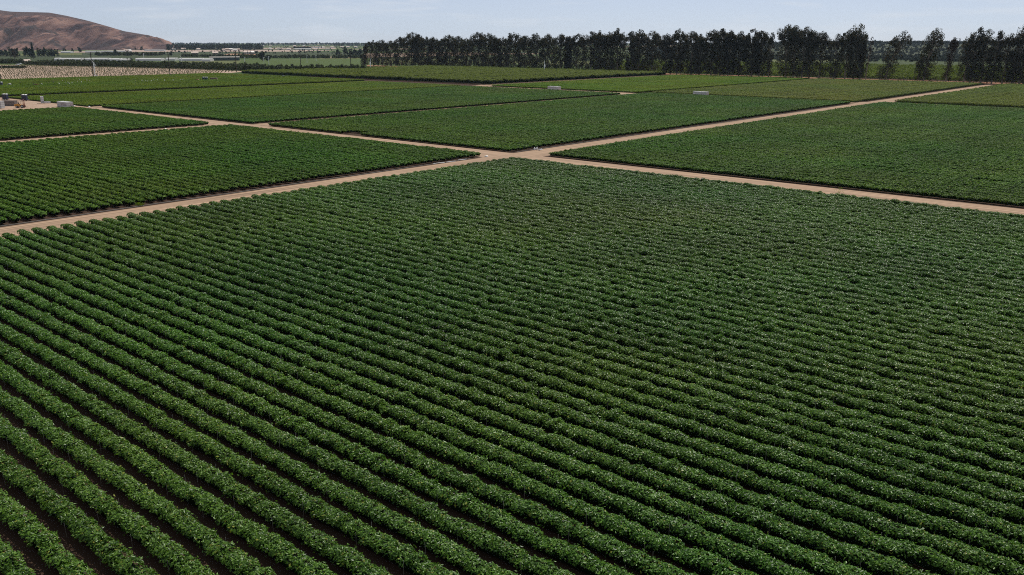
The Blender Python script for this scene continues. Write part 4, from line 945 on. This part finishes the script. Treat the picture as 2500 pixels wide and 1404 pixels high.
def car(name, label, p, rz, paintm, kind):
    root = empty(name, p, rz)
    if kind == 'pickup':
        prof = [(-2.75, 0.45), (-2.75, 1.02), (-0.75, 1.05), (-0.7, 1.05), (0.95, 1.08), (2.6, 0.98), (2.75, 0.75), (2.75, 0.45)]; cab = [(-0.72, 1.05), (-0.6, 1.72), (0.35, 1.74), (1.1, 1.07)]; win = [(-0.58, 1.14), (-0.50, 1.62), (0.30, 1.64), (0.88, 1.14)]; wx = (-1.7, 1.75)
    else:
        prof = [(-2.2, 0.4), (-2.25, 0.85), (-1.2, 0.98), (1.0, 0.95), (2.1, 0.8), (2.2, 0.42)]; cab = [(-1.75, 0.93), (-1.1, 1.44), (0.3, 1.45), (1.15, 0.93)]; win = [(-1.5, 0.99), (-1.02, 1.36), (0.25, 1.37), (0.92, 0.99)]; wx = (-1.35, 1.35)
    MB().prism(prof, -0.93, 0.93).build('body', M[paintm], root); MB().prism(cab, -0.80, 0.80).build('cabin', M[paintm], root)
    for s_ in (-1, 1): MB().prism(win, s_ * 0.80 - 0.012, s_ * 0.80 + 0.012).build('window', M['glass'], root)
    a, b = cab[2], cab[3]; MB().add([(a[0] + .05, -.7, a[1] - .05), (a[0] + .05, .7, a[1] - .05), (b[0] + .0, .7, b[1] + .06), (b[0] + .0, -.7, b[1] + .06)], [(0, 1, 2, 3)]).build('windscreen', M['glass'], root)
    if kind == 'pickup': MB().box((-1.72, 0, 1.055), (1.85, 1.6, 0.02)).build('load_bed', M['rubber'], root)
    for x in wx:
        for s_ in (-1, 1): wheel(root, x, s_ * 0.84, 0.36 if kind == 'pickup' else 0.32)
    for s_ in (-1, 1): MB().box((prof[-1][0] - 0.02, s_ * 0.68, 0.75), (0.08, 0.3, 0.16)).build('headlight', M['white'], root)
    tag(root, label, 'car')
car('pickup_truck', 'white pickup truck among the crops near the left edge', at(24, 211.5), FR, 'carwhite', 'pickup')
car('parked_car', 'red car parked left of the green toilets', at(481, 199), FR + math.pi, 'red', 'car')
car('parked_car', 'dark car parked before the orchard hedge', at(692, 189.5), FR - 0.3, 'cardark', 'car')
car('parked_car', 'white car parked on the bare ground below the farmhouse', at(43, 159.6), FR, 'carwhite', 'car')
car('parked_car', 'pale car behind the white one at the far-left farmhouse', at(49, 157.6), FR, 'carwhite', 'car')
t = empty('field_trailer', at(523, 198.3), FR)
MB().box((0, 0, 0.75), (4.6, 2.0, 0.16)).build('deck', M['grey'], t); MB().prism([(-2.3, 0.84), (2.3, 0.84), (2.0, 2.2), (-2.3, 2.3)], -0.95, 0.95).build('canopy', M['brownbox'], t)
for s_ in (-1, 1): wheel(t, 0, s_ * 0.95, 0.4)
tag(t, 'brown covered trailer right of the green toilets', 'trailer')
t = empty('forklift', at(51, 263.2), FR + 0.1); t.scale = (1.2, 1.2, 1.2)
MB().prism([(-1.5, 0.55), (-1.5, 1.15), (-1.1, 1.35), (-0.5, 1.3), (0.1, 1.0), (0.9, 1.0), (0.9, 0.5)], -0.55, 0.55).build('body', M['yellow'], t)
MB().box((-1.55, 0, 0.85), (0.35, 1.3, 0.6)).build('counterweight', M['yellow'], t)
MB().box((-0.25, 0, 1.25), (0.55, 0.6, 0.12)).box((-0.5, 0, 1.5), (0.1, 0.6, 0.5)).build('seat', M['black_pl'], t)
MB().tube([(0.35, 0, 1.0), (0.15, 0, 1.5)], 0.03, 6).build('steering_column', M['rubber'], t)
for s_ in (-1, 1):
    MB().box((1.15, s_ * 0.38, 1.45), (0.14, 0.12, 2.7)).build('mast', M['rust'], t); MB().box((1.75, s_ * 0.3, 0.28), (1.1, 0.12, 0.05)).build('fork', M['black_pl'], t)
    wheel(t, 0.75, s_ * 0.72, 0.52, 0.32); wheel(t, -1.0, s_ * 0.66, 0.36, 0.26)
    for xx in (-0.75, 0.4): MB().tube([(xx, s_ * 0.5, 1.0), (xx, s_ * 0.5, 2.25)], 0.035, 5).build('roof_post', M['wood'], t)
MB().box((-0.18, 0, 2.28), (1.35, 1.15, 0.06)).build('roof', M['wood'], t); MB().box((1.15, 0, 2.74), (0.14, 0.9, 0.12)).build('mast_bar', M['rust'], t)
tag(t, 'orange-yellow field forklift standing in the yard', 'forklift')
t = empty('red_tractor', at(87, 211.5), FR + 0.2)
MB().prism([(0.1, 0.75), (0.1, 1.55), (1.8, 1.4), (1.9, 0.7)], -0.4, 0.4).build('hood', M['rust'], t); MB().box((-0.5, 0, 1.15), (1.3, 0.8, 0.7)).build('body', M['rust'], t)
MB().box((-0.6, 0, 1.6), (0.5, 0.55, 0.12)).box((-0.85, 0, 1.85), (0.1, 0.55, 0.5)).build('seat', M['black_pl'], t); MB().tube([(1.2, 0.2, 1.4), (1.2, 0.2, 2.5)], 0.06, 6).build('exhaust', M['rust'], t)
for s_ in (-1, 1):
    wheel(t, -0.7, s_ * 0.8, 0.75, 0.4); wheel(t, 1.4, s_ * 0.65, 0.42, 0.28); MB().tube([(-1.0, s_ * .5, 1.4), (-1.1, s_ * .5, 2.7)], 0.04, 5).build('roof_post', M['rust'], t)
MB().tube([(1.9, 0, 0.9), (3.0, 0, 2.6)], [0.12, 0.08], 6).build('boom', M['rust'], t)
MB().box((-2.6, 0, 0.8), (2.2, 1.8, 0.5)).build('implement', M['rust'], t)
tag(t, 'rusty red tractor working among the crops', 'tractor')

# ------------------------------------------------------------------ field workers
def body_mesh(stoop, shirt):
    f = 0.55 if stoop else 0.0
    hip = Vector((0, 0, 0.92)); ch = Vector((0.42 * (1 if stoop else 0.05), 0, 1.38 - 0.16 * bool(stoop))); nk = ch + Vector((0.10 if stoop else 0.0, 0, 0.13)); hd_ = nk + Vector((0.09 if stoop else 0.01, 0, 0.17))
    vs = [hip, hip.lerp(ch, 0.5), ch, nk, hd_, hd_ + Vector((0.02, 0, 0.08))]; es = [(0, 1), (1, 2), (2, 3), (3, 4), (4, 5)]; rd = [0.155, 0.145, 0.17, 0.065, 0.098, 0.075]
    for s_ in (-1, 1):
        b = len(vs); sh = ch + Vector((0, s_ * 0.2, 0.05)); el = sh + (Vector((0.12, s_ * 0.06, -0.27)) if stoop else Vector((0.02, s_ * 0.06, -0.28))); ha_ = el + (Vector((0.16, -s_ * 0.05, -0.2)) if stoop else Vector((0.12, 0, -0.22)))
        vs += [sh, el, ha_, ha_ + Vector((0.03, 0, -0.08))]; es += [(2, b), (b, b + 1), (b + 1, b + 2), (b + 2, b + 3)]; rd += [0.075, 0.055, 0.04, 0.035]
        b = len(vs); kn = hip + Vector((0.07, s_ * 0.11, -0.44)); an = Vector((0.0, s_ * 0.12, 0.09)); vs += [hip + Vector((0, s_ * 0.1, -0.06)), kn, an, an + Vector((0.15, 0, -0.05))]; es += [(0, b), (b, b + 1), (b + 1, b + 2), (b + 2, b + 3)]; rd += [0.10, 0.072, 0.05, 0.04]
    me = bpy.data.meshes.new('person'); me.from_pydata([tuple(v) for v in vs], es, []); o = bpy.data.objects.new('person', me); COL.objects.link(o)
    o.modifiers.new('skin', 'SKIN')
    for i_, r_ in enumerate(rd): me.skin_vertices[0].data[i_].radius = (r_, r_)
    me.skin_vertices[0].data[0].use_root = True
    sb = o.modifiers.new('sub', 'SUBSURF'); sb.levels = 1
    dg = bpy.context.evaluated_depsgraph_get(); out = bpy.data.meshes.new_from_object(o.evaluated_get(dg)); bpy.data.objects.remove(o)
    out.materials.clear()
    for m in (M['jeans'], M[shirt], M['skin']): out.materials.append(m)
    for p in out.polygons: p.material_index = 0 if p.center.z < 0.95 and not (abs(p.center.y) > 0.22 and p.center.z > 0.7) else (2 if (p.center - hd_).length < 0.17 and p.center.z > nk.z - 0.02 else 1); p.use_smooth = True
    return out, hd_
hat_mb = MB(); n = 12
for z, r_ in ((0.0, 0.24), (0.015, 0.12), (0.10, 0.105), (0.12, 0.05)): hat_mb.v += [(r_ * math.cos(6.2832 * q / n), r_ * math.sin(6.2832 * q / n), z) for q in range(n)]
hat_mb.f = [(k_ * n + q, k_ * n + (q + 1) % n, (k_ + 1) * n + (q + 1) % n, (k_ + 1) * n + q) for k_ in range(3) for q in range(n)] + [tuple(range(3 * n, 4 * n))]; hat_mb.m = [0] * len(hat_mb.f)
hat_w = hat_mb.mesh('hat', M['sh_white']); hat_s = hat_mb.mesh('hat', M['straw'])
bodies = {}
WK = [(50, 205.5, 0, 'sh_dark', 1), (100, 209, 1, 'sh_white', 0), (105, 209, 1, 'sh_white', 1), (119, 207, 0, 'sh_dark', 1), (131, 204.5, 0, 'sh_dark', 1), (147, 208.5, 1, 'sh_white', 0), (155, 201, 1, 'sh_white', 0), (160, 206, 0, 'sh_white', 0), (165, 206.5, 0, 'sh_blue', 1), (169, 207, 0, 'sh_dark', 0), (172, 208.5, 1, 'sh_white', 1),
      (177, 207, 0, 'sh_white', 0), (190, 204, 0, 'sh_white', 1), (195, 200, 0, 'sh_white', 0), (200, 205, 1, 'sh_white', 0), (213, 200, 0, 'sh_white', 1), (220, 203, 0, 'sh_red', 0), (332, 202.5, 0, 'sh_dark', 1), (347, 201.5, 0, 'sh_white', 0), (350, 203, 1, 'sh_white', 1), (356, 202.5, 0, 'sh_blue', 0), (361, 202.5, 0, 'sh_white', 1),
      (368, 202, 1, 'sh_white', 0), (376, 200, 0, 'sh_white', 1), (383, 200, 1, 'sh_white', 0), (402, 200.5, 0, 'sh_white', 0), (408, 201.5, 1, 'sh_white', 1), (423, 200, 1, 'sh_white', 0), (441, 199.5, 0, 'sh_dark', 0), (447, 199, 0, 'sh_white', 0)]
cn = {'sh_white': 'white', 'sh_blue': 'blue', 'sh_red': 'red', 'sh_dark': 'dark'}
for j, (x, y, st, sh, hw) in enumerate(WK):
    if (st, sh) not in bodies: bodies[(st, sh)] = body_mesh(st, sh)
    bm_, hp = bodies[(st, sh)]; o = link('person', bm_); o.location = at(x, y + 1.0); o.rotation_euler = (0, 0, random.uniform(0, 6.28)); s_ = random.uniform(0.97, 1.06); o.scale = (s_, s_, s_)
    h_ = link('hat', hat_s if hw else hat_w, o); h_.location = hp + Vector((0.02, 0, 0.05)); h_.rotation_euler = (0, 0.35 if st else 0.05, 0)
    tag(o, 'person in %s shirt and %s hat %s in crops, %s worker from left' % (cn[sh], 'straw' if hw else 'white', 'stooping' if st else 'standing', ordinal(j + 1)), 'person', 'field workers')

# ------------------------------------------------------------------ small things on the lanes
def hose(label, y, x0, x1):
    pts = [(x, y + 0.12 * math.sin(x * 0.21) + 0.08 * math.sin(x * 0.67), 0.06) for x in np.arange(x0, x1, 3.0)]
    o = MB().tube(pts, 0.06, 5).build('irrigation_hose', M['stake']); tag(o, label, 'hose')
hose('pale irrigation hose lying along the row ends of the left plot', A1 - 0.75, 25, B0 - 1)
hose('pale irrigation hose lying along the row ends of the middle plot', A1 - 0.75, B1 + 2, E0)
def sack(label, p, r, h, m='bin_white'):
    mb = MB(); prof = [(0.0, 0.75), (0.3, 1.0), (0.65, 0.92), (0.9, 0.55), (1.0, 0.3)]
    pts = [(random.uniform(-.03, .03), random.uniform(-.03, .03), q[0] * h) for q in prof]
    o = mb.tube(pts, [q[1] * r for q in prof], 9).build('sack', M[m], None, True); o.location = p; tag(o, label, 'sack', 'sacks beside the lanes')
for x, y, r_, h, lab in [(1305, 366.5, 0.28, 0.6, 'upright white sack at the field corner by the crossroads'), (1311, 366.5, 0.24, 0.75, 'tallest white sack at the field corner by the crossroads'), (1317, 367.5, 0.3, 0.4, 'slumped pale sack at the field corner by the crossroads'), (1322, 366.5, 0.32, 0.3, 'flat white sack, last in line by the crossroads'),
                         (1187, 383, 0.45, 0.25, 'flat pale sack at the tip of the left plot'), (182, 259.5, 0.4, 0.4, 'white sack right of the long bin stack'), (218, 262, 0.45, 0.45, 'white sack by the lane bend near the yard'), (404, 316.5, 0.4, 0.35, 'small white sack on the path between left plots'),
                         (702, 233, 0.5, 0.7, 'white sack on the path before the yellowish plot'), (704.5, 233, 0.5, 0.7, 'second white sack on the path before the yellowish plot'), (1417, 225, 1.2, 0.4, 'low white sack right of the bins before the lime plot'), (1788, 239, 0.7, 0.5, 'white sack right of the bins before the olive plot')]:
    sack(lab, at(x, y), r_, h)
for j, (x0, x1, y) in enumerate([(1058, 1085, 399.5), (1090, 1112, 396), (1118, 1140, 391)]):
    a_, b_ = at(x0, y, 0.05), at(x1, y - 2.5, 0.05)
    o = MB().tube([a_, a_.lerp(b_, 0.5) + Vector((0, 0, 0.04)), b_], 0.07, 6).build('white_pipe', M['white']); tag(o, 'white irrigation pipe lying at the left plot edge, %s from the left' % ordinal(j + 1), 'pipe', 'loose pipes by the crossroads')

# ------------------------------------------------------------------ the air
hz = 8600.0
me = MB().box((0, 0, 95.0), (2 * hz + 1500, 2 * hz + 1500, 196.0 + 0.0)).mesh('haze', [])
m, n, l = new_mat('valley_haze'); oo = n.new('ShaderNodeOutputMaterial'); pv = n.new('ShaderNodeVolumePrincipled')
pv.inputs['Color'].default_value = (0.62, 0.79, 1.0, 1); pv.inputs['Density'].default_value = 0.000024; pv.inputs['Anisotropy'].default_value = 0.3
l.new(pv.outputs[0], oo.inputs['Volume']); me.materials.append(m)
o = link('haze', me); tag(o, 'thin blue haze lying over the whole valley', 'haze', kind='stuff')
